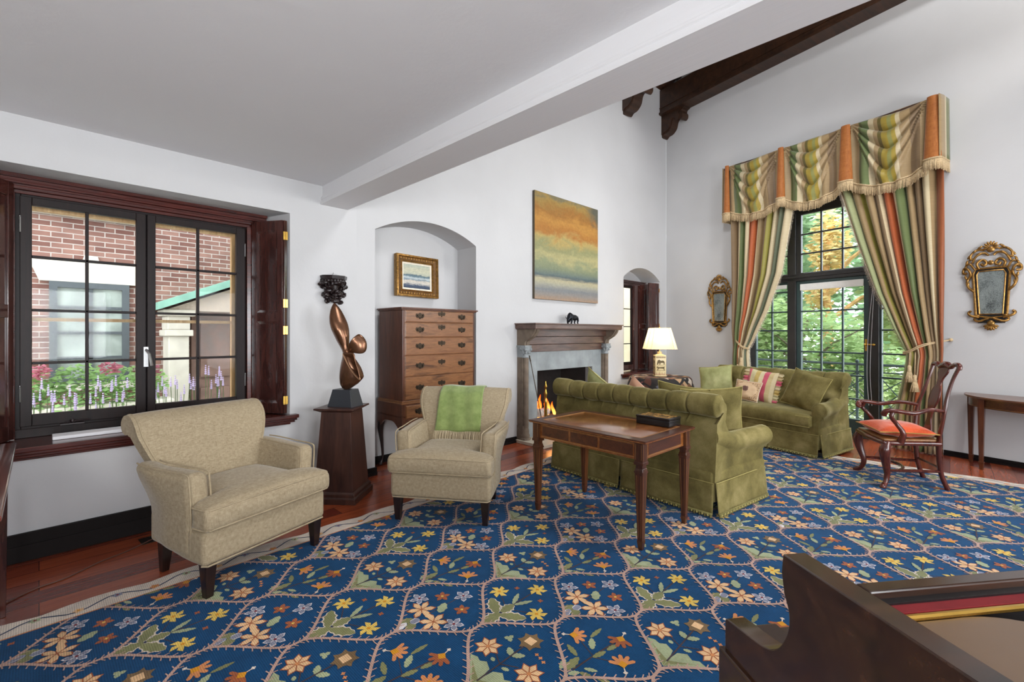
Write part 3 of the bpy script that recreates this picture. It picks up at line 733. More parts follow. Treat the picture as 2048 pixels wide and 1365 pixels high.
def fan(cx, cy, pts, col, z):       # star-shaped polygon as a triangle fan
    if not inside(cx, cy): return
    k = len(pts); P = [(min(X1 - BW, max(X0 + BW, x)), min(Y1 - BW, max(Y0 + BW, y))) for x, y in pts]
    zz = zt_(z); rb.add([(cx, cy, zz)] + [(x, y, zz) for x, y in P], [(0, i + 1, (i + 1) % k + 1) for i in range(k)], RI[col])
def star(cx, cy, r, npt, col, rot=0, rin=.42, z=2, edge=None, core=None, twist=0):
    def pts(rr):
        o = []
        for i in range(npt):
            a = rot + 2 * pi * i / npt
            for da, q in ((-.62 * pi / npt, .72), (0 + twist, 1), (.62 * pi / npt, .72), (pi / npt, rin)):
                o.append((cx + rr * q * cos(a + da), cy + rr * q * sin(a + da)))
        return o
    if edge: fan(cx, cy, pts(r * 1.14), edge, z - 1)
    fan(cx, cy, pts(r), col, z)
    if edge and npt > 4:
        for i in range(npt):
            a = rot + 2 * pi * i / npt + pi / npt; strip([(cx, cy), (cx + r * rin * 1.1 * cos(a), cy + r * rin * 1.1 * sin(a))], .005, edge, z + 1)
    if core: fan(cx, cy, [(cx + r * .2 * cos(a), cy + r * .2 * sin(a)) for a in (0, 1.57, 3.14, 4.71)], core, z + 2)
def leaf(a, b, w, col, z=1, edge=None, serr=4):
    L = hypot(b[0] - a[0], b[1] - a[1]); ux, uy = (b[0] - a[0]) / L, (b[1] - a[1]) / L; vx, vy = -uy, ux
    def pts(k):
        up = []; dn = []
        for i in range(serr * 2 + 1):
            t = i / (serr * 2); h = w / 2 * sin(pi * min(1, t * .96 + .04)) ** .7 * (1.0 if i % 2 else .74) * k
            up.append((a[0] + ux * L * t + vx * h, a[1] + uy * L * t + vy * h)); dn.append((a[0] + ux * L * t - vx * h, a[1] + uy * L * t - vy * h))
        return up + dn[::-1]
    m_ = ((a[0] + b[0]) / 2, (a[1] + b[1]) / 2)
    if edge: fan(m_[0], m_[1], pts(1.28), edge, z - .5)
    fan(m_[0], m_[1], pts(1), col, z)
def motif(t, X, Y):
    P = lambda x, y: (X + x, Y + y)
    if t == 'A':
        for x, y, ro in ((-.03, .136, .3), (.125, .0, .9), (-.04, -.137, .1)): star(X + x, Y + y, .056, 6, 'yellow', ro, .36, 3, None, 'gold', .25)
        strip([P(-.16, 0), P(-.05, .0), P(.11, 0)], .008, 'stem', 1); strip([P(-.1, .02), P(-.05, .1)], .005, 'stem', 1); strip([P(-.1, -.02), P(-.06, -.1)], .005, 'stem', 1)
        leaf(P(-.17, .01), P(-.10, .125), .062, 'olive', 3, 'cream'); leaf(P(-.17, -.01), P(-.10, -.125), .062, 'olive', 3, 'cream'); leaf(P(-.16, 0), P(-.27, 0), .066, 'olive', 3, 'cream'); leaf(P(-.15, 0), P(-.06, 0), .058, 'olive', 3, 'cream')
        leaf(P(-.06, .005), P(.03, .05), .03, 'sage', 3); leaf(P(-.06, -.005), P(.03, -.05), .03, 'sage', 3)
        star(X + .06, Y + .09, .016, 4, 'rust', .7); star(X + .058, Y - .078, .016, 4, 'rust', .7)
    elif t == 'B':
        for x, y in ((-.05, .142), (.125, -.005), (-.058, -.152)): star(X + x, Y + y, .046, 5, 'grey', .3, .4, 3, 'white', 'maroon')
        for x, y in ((.045, .072), (.042, -.092)): star(X + x, Y + y, .043, 5, 'rust', .9, .42, 3, None, 'yellow')
        strip([P(-.12, 0), P(.08, 0)], .005, 'stem', 1); strip([P(-.1, 0), P(-.06, .1)], .005, 'stem', 1); strip([P(-.1, 0), P(-.06, -.1)], .005, 'stem', 1)
        star(X - .098, Y + .055, .066, 6, 'peach', .5, .34, 3, 'rust'); star(X - .115, Y - .068, .066, 6, 'peach', .2, .34, 3, 'rust'); leaf(P(-.10, .04), P(-.11, -.06), .03, 'peach', 4, None, 3)
        leaf(P(-.05, -.03), P(.02, .015), .055, 'sage', 3, None, 3); leaf(P(-.17, .02), P(-.24, .045), .05, 'olive', 2); leaf(P(-.17, 0), P(-.25, -.035), .05, 'olive', 2); leaf(P(-.15, 0), P(-.2, .0), .04, 'grey', 4, 'white', 2); leaf(P(-.21, .02), P(-.265, .0), .03, 'grey', 4, 'white', 2)
    elif t == 'C':
        for x, y in ((-.05, .115), (-.047, -.125)): star(X + x, Y + y, .058, 7, 'peach', .2, .62, 3, 'rust', 'orange')
        star(X + .104, Y, .062, 7, 'brown', .2, .7, 3, None, None); poly([P(.084, -.022), P(.126, -.022), P(.126, .022), P(.084, .022)], 'peach', 5)
        fan(X - .17, Y + .03, [P(-.255, .0), P(-.195, .07), P(-.135, .135), (X - .125, Y + .10), P(-.135, .075), P(-.118, .05), P(-.14, .01), P(-.20, -.0)], 'sage', 3)
        fan(X - .17, Y - .03, [P(-.255, .0), P(-.20, -.0), P(-.14, -.01), P(-.118, -.045), P(-.14, -.075), P(-.125, -.10), P(-.14, -.135), P(-.195, -.065)], 'sage', 3)
        fan(X - .21, Y + .02, [P(-.25, .0), P(-.20, .05), P(-.155, .10), P(-.19, .04), P(-.21, .003)], 'olive', 4); fan(X - .21, Y - .02, [P(-.25, .0), P(-.21, -.003), P(-.19, -.04), P(-.155, -.095), P(-.20, -.045)], 'olive', 4)
        strip([P(-.22, 0), P(.06, 0)], .007, 'stem', 5); strip([P(-.05, .07), P(-.09, 0), P(-.05, -.07)], .005, 'stem', 2)
        leaf(P(-.02, .0), P(.01, .045), .035, 'sage', 3); leaf(P(-.02, 0), P(.02, -.045), .035, 'sage', 3); leaf(P(-.095, .03), P(-.085, .055), .022, 'sage', 3); leaf(P(-.1, -.02), P(-.09, -.055), .022, 'sage', 3)
        star(X + .055, Y + .085, .026, 3, 'sage', 0); 
        for q, (x, y) in enumerate(((.06, -.075), (.055, -.1), (.045, -.125))): star(X + x, Y + y, .011, 4, 'orange', 0)
    else:
        for x, y, ro, c in ((-.04, .135, 2.2, 'orange'), (.085, -.036, .2, 'rust'), (-.05, -.125, 3.9, 'orange')):
            cx, cy = X + x, Y + y; pts = []
            for i in range(5):
                a = ro + pi + (i - 2) * .62
                pts += [(cx + .075 * cos(a - .16), cy + .075 * sin(a - .16)), (cx + .085 * cos(a), cy + .085 * sin(a)), (cx + .075 * cos(a + .16), cy + .075 * sin(a + .16)), (cx + .045 * cos(a + .31), cy + .045 * sin(a + .31))]
            pts += [(cx + .02 * cos(ro + .8), cy + .02 * sin(ro + .8)), (cx + .02 * cos(ro - .8), cy + .02 * sin(ro - .8))]
            fan(cx, cy, [(px * .72 + cx * .28, py * .72 + cy * .28) for px, py in pts], c, 3)
            star(cx, cy, .022, 4, 'gold', ro, .7, 5); strip([(cx, cy), (cx + .045 * cos(ro), cy + .045 * sin(ro))], .005, 'cream', 4); star(cx + .047 * cos(ro), cy + .047 * sin(ro), .011, 4, 'cream', ro, .7, 4)
        strip([P(-.22, .01), P(-.06, -.01), P(.06, -.03)], .008, 'stem', 1); strip([P(-.09, 0), P(-.05, .09)], .004, 'stem', 1); strip([P(-.1, -.01), P(-.06, -.09)], .004, 'stem', 1)
        for a, c_, w, col in (((.0, .07), (.09, .07), .026, 'olive'), ((-.06, .02), (.0, .065), .036, 'sage'), ((-.10, -.01), (-.03, -.03), .03, 'olive'), ((-.02, -.03), (.045, -.045), .028, 'olive'),
                              ((-.24, .03), (-.14, .035), .045, 'olive'), ((-.14, .045), (-.11, .12), .03, 'olive'), ((-.25, .05), (-.19, .07), .03, 'sage'), ((-.25, .01), (-.21, -.02), .03, 'sage'), ((-.21, -.02), (-.2, -.08), .03, 'olive'), ((-.18, -.02), (-.155, -.07), .024, 'sage'), ((-.19, -.09), (-.17, -.14), .024, 'olive')):
            leaf(P(*a), P(*c_), w, col, 2)
U, V = .3150, .2488
XO, YO = 1.115, 1.858
for i in range(-8, 18):
    for j in range(-19, 7):
        if (i + j) % 2 == 0: continue
        x, y = XO + U * i, YO + V * j
        r = (i + j) % 4
        t = ('A' if i % 2 == 0 else 'B') if r == 1 else ('C' if i % 2 else 'D')
        if inside(x, y, -.02): motif(t, x, y)
def cfun(u):        # smoothed triangle wave
    a = abs((u % 2) - 1); a = 1 - a          # 0 at even, 1 at odd
    a = max(0, min(1, (a - .10) / .80)); return .5 * a + .5 * smoothstep(0, 1, a)
for j in range(-20, 9):
    if j % 2: continue
    for sg in (1, -1):
        P_ = []
        k0 = int((X0 - XO) / U * 12); k1 = int((X1 - XO) / U * 12) + 1
        for k in range(k0, k1 + 1):
            u = k / 12; P_.append((XO + U * u, YO + V * (j + sg * cfun(u))))
        strip(P_, .014, 'vine', 6)
        for (a, b_), (c_, d_) in zip(P_, P_[1:]):
            m_ = ((a + c_) / 2, (b_ + d_) / 2)
            if not inside(*m_): continue
            L = hypot(c_ - a, d_ - b_); tx, ty = (c_ - a) / L, (d_ - b_) / L
            for s2 in (1, -1):
                q = (m_[0] + tx * .012 - ty * s2 * .024, m_[1] + ty * .012 + tx * s2 * .024)
                strip([(m_[0] - tx * .004, m_[1] - ty * .004), q], .005, 'vine', 5)
# border vine and florets
def bord(fx, a, b_):
    k = int(abs(b_ - a) / .04); P_ = [fx(a + (b_ - a) * i / k, .065 + .035 * sin(i * .04 * 2 * pi / .30)) for i in range(k + 1)]
    for p, q in zip(P_, P_[1:]):
        L = hypot(q[0] - p[0], q[1] - p[1]) or 1; nx, ny = -(q[1] - p[1]) / L * .0045, (q[0] - p[0]) / L * .0045
        rb.add([(p[0] + nx, p[1] + ny, Z0 + .001), (p[0] - nx, p[1] - ny, Z0 + .001), (q[0] - nx, q[1] - ny, Z0 + .001), (q[0] + nx, q[1] + ny, Z0 + .001)], [(0, 1, 2, 3)], RI['ink'])
    for i in range(int(abs(b_ - a) / .15)):
        t = a + (b_ - a) * (i + .5) / int(abs(b_ - a) / .15); x, y = fx(t, .045 if i % 2 else .085); col = ('peach', 'grey', 'orange', 'sage')[i % 4]
        for rr, cc, zz in ((.026, col, .0012), (.009, 'maroon' if i % 2 else 'gold', .0016)):
            rb.add([(x, y, Z0 + zz)] + [(x + rr * (1 if q % 2 else .65) * cos(q * pi / 5), y + rr * (1 if q % 2 else .65) * sin(q * pi / 5), Z0 + zz) for q in range(10)], [(0, q + 1, (q + 1) % 10 + 1) for q in range(10)], RI[cc])
bord(lambda t, d: (t, Y1 - d + .01), X0, X1); bord(lambda t, d: (X1 - d + .01, t), Y0, Y1)
for a, b_ in (((X0 + BW, Y1 - BW), (X1 - BW, Y1 - BW)), ((X1 - BW, Y1 - BW), (X1 - BW, Y0 + BW))):
    dx, dy = (0, .005) if a[1] == b_[1] else (.005, 0)
    rb.add([(a[0] - dx, a[1] - dy, Z0 + .001), (b_[0] - dx, b_[1] - dy, Z0 + .001), (b_[0] + dx, b_[1] + dy, Z0 + .001), (a[0] + dx, a[1] + dy, Z0 + .001)], [(0, 1, 2, 3)], RI['orange'])
tag(rb.build('area_rug', [rugmat(k, c) for k, c in RUGC], smooth=None), 'large deep blue needlepoint rug with floral ogee lattice and scalloped cream border', 'rug')

# ================================================================== UPHOLSTERY
def ext_profile(b, prof, x0, x1, nx, m=0, fn=None, cap=True, closed=True):
    """extrude a (y,z) profile along x"""
    n_ = len(prof); vs = []; fs = []
    for i in range(nx + 1):
        x = lerp(x0, x1, i / nx)
        for k, (y, z) in enumerate(prof): vs.append(fn(x, y, z, i / nx, k) if fn else (x, y, z))
    for i in range(nx):
        for k in range(n_ if closed else n_ - 1):
            k2 = (k + 1) % n_; fs.append((i * n_ + k, i * n_ + k2, (i + 1) * n_ + k2, (i + 1) * n_ + k))
    if cap: fs += [tuple(reversed(range(n_))), tuple(nx * n_ + k for k in range(n_))]
    return b.add(vs, fs, m)
def armchair(label, loc, rotz):
    T = thing('armchair', label, 'armchair', loc, rotz, 'oatmeal linen armchairs')
    # base
    b = MB(); b.rbox(-.382, .382, .0, .62, .19, .372, .028, (8, 6, 3), 3, fn=lambda x, y, z: (x * (1 - .12 * smoothstep(.1, .62, y)), y, z))
    o = b.build('seat_frame', M_linen, T, smooth=60)
    b = MB(); P = [(-.372, .004, .195), (.372, .004, .195)]
    b.tube([(-.375, .03, .193), (-.36, .0, .193), (.36, .0, .193), (.375, .03, .193)], .005, 6); b.build('piping', M_pipe, o)
    # cushion, T shaped
    def wid(y): return lerp(.392, .268, smoothstep(.10, .15, y))
    def cush(x, y, z):
        t = (z - .372) / .13; w = wid(y); xx = x / .392 * w
        e = (1 - (x / .392) ** 4) * (1 - ((y - .25) / .30) ** 4) if abs(y - .25) < .3 else 0
        zz = z + (.035 * e if t > .5 else 0) + (.004 * sin(x * 60 + 3 * sin(x * 17)) * smoothstep(.0, -.03, y) * (1 if .1 < t < .9 else 0))
        return (xx, y - .012 * max(0, sin(pi * min(1, max(0, t)))) * (1 if y < .1 else 0), zz)
    b = MB(); b.rbox(-.392, .392, -.035, .55, .372, .500, .032, (22, 22, 3), 3, fn=cush)
    o = b.build('seat_cushion', M_linen, T, smooth=70)
    for zz in (.386, .490):
        b = MB(); b.tube(curve([(-.268, .18, zz + .006), (-.29, .13, zz), (-.380, .10, zz), (-.388, .04, zz), (-.384, -.005, zz), (-.370, -.026, zz), (-.33, -.034, zz), (0, -.038, zz + (.006 if zz > .4 else 0)), (.33, -.034, zz), (.370, -.026, zz), (.384, -.005, zz), (.388, .04, zz), (.380, .10, zz), (.29, .13, zz), (.268, .18, zz + .006)], 4), .0048, 6)
        b.build('piping', M_pipe, o)
    # arms
    for s in (-1, 1):
        def armf(x, y, z, s=s):
            t = (z - .20) / .46; f = smoothstep(.35, 1, t)
            bulge = .030 * f * sin(pi * smoothstep(.12, .75, y)) ** .8 + .028 * f * smoothstep(.30, .52, y)
            yy = y - .0 * f; taper = -.07 * smoothstep(.3, .75, y)
            return (s * (x + taper * (1 - f * .8) + .012 * f + bulge * .6), yy, z - .03 * smoothstep(.15, .02, y) * f + .012 * f * smoothstep(.4, .7, y))
        b = MB(); b.rbox(.268, .385, .115, .645, .20, .655, .045, (2, 14, 10), 4, fn=armf)
        o = b.build('arm', M_linen, T, smooth=60)
        for xx in (.275, .378):
            b = MB(); b.tube(curve([armf(xx, .118, .22), armf(xx, .115, .45), armf(xx, .116, .62), armf(xx, .14, .654), armf(xx, .3, .657), armf(xx, .5, .657), armf(xx, .60, .655)], 4), .0045, 6)
            b.build('piping', M_pipe, o)
    # scrolled back
    pr = curve2([(.50, .36), (.515, .50), (.555, .66), (.60, .80), (.64, .88), (.70, .925), (.765, .925), (.805, .885), (.80, .835), (.765, .81), (.735, .815), (.70, .78), (.665, .66), (.64, .50), (.625, .36), (.60, .22), (.55, .22), (.51, .28)], 4)
    def bf(x, y, z, u, k):
        w = lerp(.285, .395, smoothstep(.45, .86, z)); e = abs(2 * u - 1)
        cx, cy = .66, .6; q = 1 - .10 * smoothstep(.93, 1.0, e)
        ym, zm = lerp(.57, .72, smoothstep(.3, .85, z)), z
        return ((2 * u - 1) * w, lerp(ym, y, q) + .012 * (2 * u - 1) ** 2, z - .008 * e ** 4 * (1 if z > .8 else 0))
    b = MB(); ext_profile(b, pr, -1, 1, 28, fn=bf); o = b.build('backrest', M_linen, T, smooth=50)
    for e in (-1, 1):
        b = MB(); path = [bf(0, y, z, .5 + .47 * e, 0) for y, z in pr[8:52]]
        b.tube([(p[0] + e * .004, p[1], p[2]) for p in path], .0045, 6); b.build('piping', M_pipe, o)
    for x, y in ((-.335, .045), (.335, .045), (-.28, .56), (.28, .56)):
        b = MB(); k = .0 if y < .3 else .02
        vs = [(x + a * w, y + c * w + d, z) for z, w, d in ((0, .018, k), (.20, .031, 0)) for a, c in ((-1, -1), (1, -1), (1, 1), (-1, 1))]
        b.add(vs, [(3, 2, 1, 0), (4, 5, 6, 7), (0, 1, 5, 4), (1, 2, 6, 5), (2, 3, 7, 6), (3, 0, 4, 7)])
        b.build('leg', M_legdark, T, smooth=None, bevel=.002)
    return T
A1 = armchair('oatmeal linen armchair under the big window, dark tapered legs, nothing on it', (.95, 2.872, 0), 17)
A2 = armchair('oatmeal linen armchair with green throw, beside the wooden pedestal', (2.02, 2.68, 0), -56)
def on(T, z=0): return dict(loc=tuple(T.location), rotz=math.degrees(T.rotation_euler[2]))
# green throw over the second chair's back
def thr(u, v):
    x = lerp(-.19, .17, u) + .02 * (v - .5)
    path = [(.60, .60 - .02), (.535, .575), (.56, .66), (.592, .78), (.63, .885), (.695, .938), (.768, .938), (.822, .89), (.83, .80), (.80, .66)][1:]
    P = path; t = v * (len(P) - 1); i = min(len(P) - 2, int(t)); f = t - i
    y, z = lerp(P[i][0], P[i + 1][0], f), lerp(P[i][1], P[i + 1][1], f)
    return (x * (1 + .10 * (1 - v)), y - .012 - .006 * sin(u * 16 + v * 5) * (1 - v), z + .004 * sin(u * 9))
T = thing('throw_blanket', 'soft green throw with cream fringe draped over the linen armchair back', 'blanket', tuple(A2.location), -56)
n = NT('green_wool'); f = n.noise(n.coord('Object', (1, 1, 1)), 14, 5, .7)
M_wool = n.pbr(n.ramp(f, [(.3, C(116, 134, 74)), (.7, C(144, 160, 98))]), .95, 0, n.bump(n.noise(n.coord(), 220, 2), .5, .003), Sheen_Weight=.5, Specular_IOR_Level=.1)
b = MB(); b.surf(30, 36, thr); b.build('cloth', M_wool, T, smooth=180, solid=.008)
b = MB()
for i in range(44):
    u = i / 43; p = thr(u, 0); dx = random.uniform(-.006, .006)
    b.tube([(p[0], p[1] - .002, p[2] + .004), (p[0] + dx, p[1] - .022, p[2] - .03), (p[0] + dx * 1.5, p[1] - .036, p[2] - .075 - random.uniform(0, .01))], .0026, 4)
b.build('fringe', plain('throw_fringe', C(206, 190, 158), .9), T)

def sofa(label, loc, rotz, tuft, group='olive velvet sofas'):
    T = thing('sofa', label, 'sofa', loc, rotz, group)
    HB, HF, D = .845, .93, .78          # half width at back / front, depth
    hw = lambda y: lerp(HF, HB, y / D)
    b = MB(); b.rbox(-.93, .93, .02, D, .10, .34, .03, (10, 6, 3), 3, fn=lambda x, y, z: (x / .93 * (hw(y) - .01), y, z))
    b.build('seat_frame', M_velvet, T, smooth=60)
    # back with roll
    c = (.715, .835); r = .083
    roll = [(c[0] + r * cos(a), c[1] + r * sin(a)) for a in [radians(q) for q in range(150, -121, -18)]]
    pr = [(.52, .34), (.53, .45), (.555, .60), (.60, .74)] + roll + [(.735, .70), (.75, .50), (.77, .30), (.78, .12), (.60, .12)]
    pr2 = []
    for i, p in enumerate(pr):
        q = pr[(i + 1) % len(pr)]; pr2.append(p)
        if hypot(p[0] - q[0], p[1] - q[1]) > .09:
            k = int(hypot(p[0] - q[0], p[1] - q[1]) / .035)
            pr2 += [(lerp(p[0], q[0], j / k), lerp(p[1], q[1], j / k)) for j in range(1, k)]
    seams = [-.62 + .178 * k for k in range(8)]
    def bf(x, y, z, u, k):
        e = abs(2 * u - 1); xx = (2 * u - 1) * (HB + (.03 if z > .75 else 0))
        end = smoothstep(.965, 1.0, e); cy = .69; 
        yy = y; zz = z
        if z > .74: yy = lerp(y, c[0], end * .45); zz = lerp(z, c[1], end * .45)
        d = min(abs(xx - s) for s in seams)
        g = .016 * exp(-(d / .008) ** 2)
        if z > .755: rr = hypot(yy - c[0], zz - c[1]) or 1; yy -= (yy - c[0]) / rr * g; zz -= (zz - c[1]) / rr * g + 0
        if z > .755: zz += .004 * sin(xx * 9 + 1) + .007 * (1 - exp(-(d / .05) ** 2)) * (1 if zz > .8 else -1)
        if .40 < z < .86 and y < .66:                # diamond tufting on the front
            s_ = 0
            for row, zr in enumerate((.55, .70)):
                for kx in range(-5, 6):
                    tx = (kx + (.5 if row else 0)) * .23
                    dd = ((xx - tx) / .07) ** 2 + ((z - zr) / .055) ** 2; s_ += exp(-dd)
            yy += .045 * s_ - .02
        return (xx, yy, zz)
    b = MB(); ext_profile(b, pr2, -1, 1, 260, fn=bf); o = b.build('backrest', M_velvet, T, smooth=50)
    for s_ in seams:
        if abs(s_) < .8: b = MB(); b.tube([bf(0, y, z, (s_ / (HB + .03) + 1) / 2, 0) for y, z in pr2 if z > .757], .0032, 5); b.build('seam', M_olseam, o)
    for row, zr in enumerate((.55, .70)):
        for kx in range(-4, 5):
            tx = (kx + (.5 if row else 0)) * .23
            if abs(tx) < .8 and tuft: b = MB(); b.ball((tx, lerp(.545, .59, row) + .032, zr), .013, seg=8, ring=5); b.build('button', M_velvet, o)
    # rolled arms
    for s in (-1, 1):
        ca = (.0, .535); ra = .083
        sec = [(-.085, .30), (-.085, .45)] + [(ca[0] + ra * cos(a), ca[1] + ra * sin(a)) for a in [radians(q) for q in range(180, -71, -18)]] + [(.045, .42), (.045, .24), (.04, .10), (-.08, .10)]
        def af(x, y, z, u, k):       # x is depth axis here
            dep = lerp(.0, .74, u); ww = hw(dep) - .075
            grow = 1 + .0 * u; drop = .0
            rise = .06 * smoothstep(.5, 1, u)
            e = smoothstep(.03, 0, u); yy = y * (1 - .25 * e); zz = lerp(z, ca[1] if z > .4 else z, .22 * e)
            zz = zz + (rise if z > .4 else 0) - .02 * sin(pi * u) * (1 if z > .4 else 0)
            return (s * (ww + yy + (.04 * smoothstep(.4, 0, u) if z > .42 else 0)), dep + .01 * e, zz)
        b = MB(); ext_profile(b, sec, 0, 1, 30, fn=af); o = b.build('arm', M_velvet, T, smooth=55)
        b = MB(); b.tube([af(0, y * .96, (z - ca[1]) * .96 + ca[1], .02, 0) for y, z in sec[2:17]], .004, 5)
        for q in range(9):
            a = radians(150 - q * 24); b.tube([af(0, ca[0] + ra * .3 * cos(a), ca[1] + ra * .3 * sin(a), .004, 0), af(0, ca[0] + ra * .92 * cos(a), ca[1] + ra * .92 * sin(a), .010, 0)], .0018, 4)
        b.build('piping', M_velvet, o)
    for k in ((0,) if tuft else (-1, 1)):
        x0, x1 = (-.82, .82) if tuft else ((-.81, -.005) if k < 0 else (.005, .81))
        def cf(x, y, z):
            m = (x0 + x1) / 2; w = (x1 - x0) / 2; e = (1 - ((x - m) / w) ** 4) * (1 - min(1, abs((y - .26) / .30)) ** 4)
            return (x, y - .01 * sin(pi * (z - .33) / .14), z + (.035 * e if z > .42 else 0))
        b = MB(); b.rbox(x0, x1, -.02, .54, .325, .465, .03, (22, 12, 4), 3, fn=cf); o = b.build('seat_cushion', M_velvet, T, smooth=70)
        for zz in (.338, .452):
            b = MB(); b.tube([(x0 + .01, .2, zz), (x0 + .004, .02, zz), (x0 + .02, -.018, zz), (x1 - .02, -.018, zz), (x1 - .004, .02, zz), (x1 - .01, .2, zz)], .0045, 6)
            b.build('piping', M_velvetpipe, o)
    # skirt panels: front, sides, back with kick pleats
    def skirt(p, q, nrm, gather=0):
        L = hypot(q[0] - p[0], q[1] - p[1]); k = max(12, int(L / .02))
        def f(u, v):
            d = .012 + .022 * v + .004 * v * sin(u * L * 21) + gather * .008 * v * sin(u * L * 150)
            return (lerp(p[0], q[0], u) + nrm[0] * d, lerp(p[1], q[1], u) + nrm[1] * d, .262 - .232 * v)
        b.surf(k, 8, f)
    cF, cB = hw(0) - .035, HB
    R_ = [((-cF, .012), (cF, .012), (0, -1), 0), ((cF, .012), (cB, D), (1, .1), .8), ((cB, D), (.012, D), (0, 1), 0), ((-.012, D), (-cB, D), (0, 1), 0), ((-cB, D), (-cF, .012), (-1, .1), .8)]
    b = MB()
    for r_ in R_: skirt(*r_)
    o = b.build('skirt', M_velvet, T, smooth=60, solid=.004)
    b = MB()
    for p, q, nn, g in R_: b.tube([(p[0] + nn[0] * .015, p[1] + nn[1] * .015, .262), (q[0] + nn[0] * .015, q[1] + nn[1] * .015, .262)], .003, 5)
    b.build('seam', M_velvetpipe, o)
    b = MB(); rr = random.Random(3)
    for p, q, nn, g in R_:
        L = hypot(q[0] - p[0], q[1] - p[1]); k = int(L / .021)
        b.tube([(p[0] + nn[0] * .037, p[1] + nn[1] * .037, .036), (q[0] + nn[0] * .037, q[1] + nn[1] * .037, .036)], .009, 6)
        for i in range(k):
            t = (i + .5) / k; x, y = lerp(p[0], q[0], t) + nn[0] * .040, lerp(p[1], q[1], t) + nn[1] * .040
            b.ball((x, y, .026 if i % 2 else .020), .0105, m=i % 2, seg=6, ring=4, sc=(1, 1, 1.15))
    o = b.build('bullion_fringe', [M_fringegreen, M_velvetpipe], T, smooth=180); o['kind'] = 'stuff'
    return T
S1 = sofa('olive velvet rolled-back sofa with its back behind the inlaid walnut table', (4.385, 2.035, .012), 84, False)
S2 = sofa('tufted olive velvet sofa in front of the french door', (6.22, 1.90, .012), -106.9, True)

# cushions
def pillow(name, label, loc, rot, w, h, t, mat, piping=None, group=None, wr=.006, extra=None, cat='cushion'):
    b = MB(); N_ = 18; rr = random.Random(sum(map(ord, label)))
    ph = rr.uniform(0, 6)
    def f(s):
        def g(u, v):
            x = (u - .5) * 2; y = (v - .5) * 2
            px = 1 - .07 * (1 - y * y) * 1; py = 1 - .07 * (1 - x * x)
            th = t / 2 * (max(0, (1 - x * x)) * max(0, (1 - y * y))) ** .42
            wn = wr * noise.noise(Vector((x * 2.6 + ph, y * 2.6, s))) * 2
            return (x * w / 2 * px, s * (th) + wn * (1 - max(abs(x), abs(y)) ** 4), y * h / 2 * py)
        return g
    b.surf(N_, N_, f(-1)); b.surf(N_, N_, f(1))
    o = b.build('cover', mat, None, smooth=180)
    T = thing(name, label, cat, loc, 0, group); T.rotation_euler = rot; o.parent = T
    if piping:
        b = MB(); pts = []
        for k in range(4 * 12):
            q, f_ = divmod(k, 12); f_ = f_ / 12 * 2 - 1
            x, y = ((f_, -1), (1, f_), (-f_, 1), (-1, -f_))[q]
            pts.append((x * w / 2 * (1 - .07 * (1 - y * y)), 0, y * h / 2 * (1 - .07 * (1 - x * x))))
        b.tube(pts + [pts[0]], .005, 6); b.build('piping', piping, T)
    if extra: extra(T)
    return T
def loc_in(T, x, y, z):
    a = T.rotation_euler[2]; return (T.location[0] + x * cos(a) - y * sin(a), T.location[1] + x * sin(a) + y * cos(a), z + T.location[2])
r1 = S1.rotation_euler[2]; r2 = S2.rotation_euler[2]
GP = 'olive and sage velvet cushions on the sofas'
pillow('velvet_pillow', 'sage velvet pillow against the tufted sofa, nearest the lamp table', loc_in(S2, -.66, .36, .70), (radians(-16), radians(-8), r2 + .35), .46, .46, .17, M_velvet2, M_velvetpipe, GP)
pillow('velvet_pillow', 'olive velvet pillow tilted beside the right arm of the tufted sofa', loc_in(S2, .56, .36, .70), (radians(-20), radians(12), r2 - .25), .50, .46, .17, M_velvet, M_velvetpipe, GP)
pillow('velvet_pillow', 'olive velvet pillow standing at the near arm of the rolled-back sofa', loc_in(S1, -.62, .36, .70), (radians(-12), radians(4), r1 + .6), .48, .48, .17, M_velvet, M_velvetpipe, GP)
pillow('velvet_pillow', 'olive velvet pillow mostly hidden behind another at the near sofa arm', loc_in(S1, -.38, .40, .72), (radians(-14), radians(-6), r1 + .15), .46, .46, .15, M_velvet, M_velvetpipe, GP)
pillow('velvet_pillow', 'sage velvet pillow peeking over the sofa back before the fire', loc_in(S1, .60, .34, .735), (radians(-14), radians(-22), r1 - .3), .46, .46, .15, M_velvet2, M_velvetpipe, GP)
n = NT('faded_pink'); f = n.noise(n.coord(), 5, 3); M_pinkold = n.pbr(n.ramp(f, [(.3, C(176, 126, 98)), (.7, C(206, 160, 132))]), .85, Sheen_Weight=.3)
pillow('throw_pillow', 'faded rose pillow with its corner peeking over the near sofa', loc_in(S1, .12, .33, .70), (radians(-14), radians(-38), r1), .42, .42, .13, M_pinkold, None)
n = NT('stripe_silk'); v = n.coord('UV'); sx = n.n('SeparateXYZ'); n.t.links.new(v, sx.inputs[0])
M_stripe = n.pbr(n.ramp(sx.outputs[0], [(0, C(206, 90, 110)), (.12, C(206, 196, 150)), (.3, C(196, 170, 96)), (.46, C(214, 200, 160)), (.6, C(200, 84, 106)), (.76, C(198, 178, 130)), (.9, C(206, 190, 150))], 'CONSTANT'), .6, 0, n.bump(n.noise(n.coord(), 12, 4), .5, .02), Sheen_Weight=.3)
def ruffle(T):
    for s in (-1, 1):
        b = MB(); b.surf(90, 3, lambda u, v: (s * (.19 + .07 * v), .016 * v * sin(u * 60), -.2 + .4 * u)); b.build('ruffle', M_stripe, T, smooth=180, solid=.003)
pillow('striped_pillow', 'pink and gold striped silk pillow with ruffled edge on the tufted sofa', loc_in(S2, -.02, .40, .70), (radians(-14), radians(6), r2), .40, .42, .12, M_stripe, None, extra=ruffle)
n = NT('leopard_needlepoint'); v = n.coord('Object')
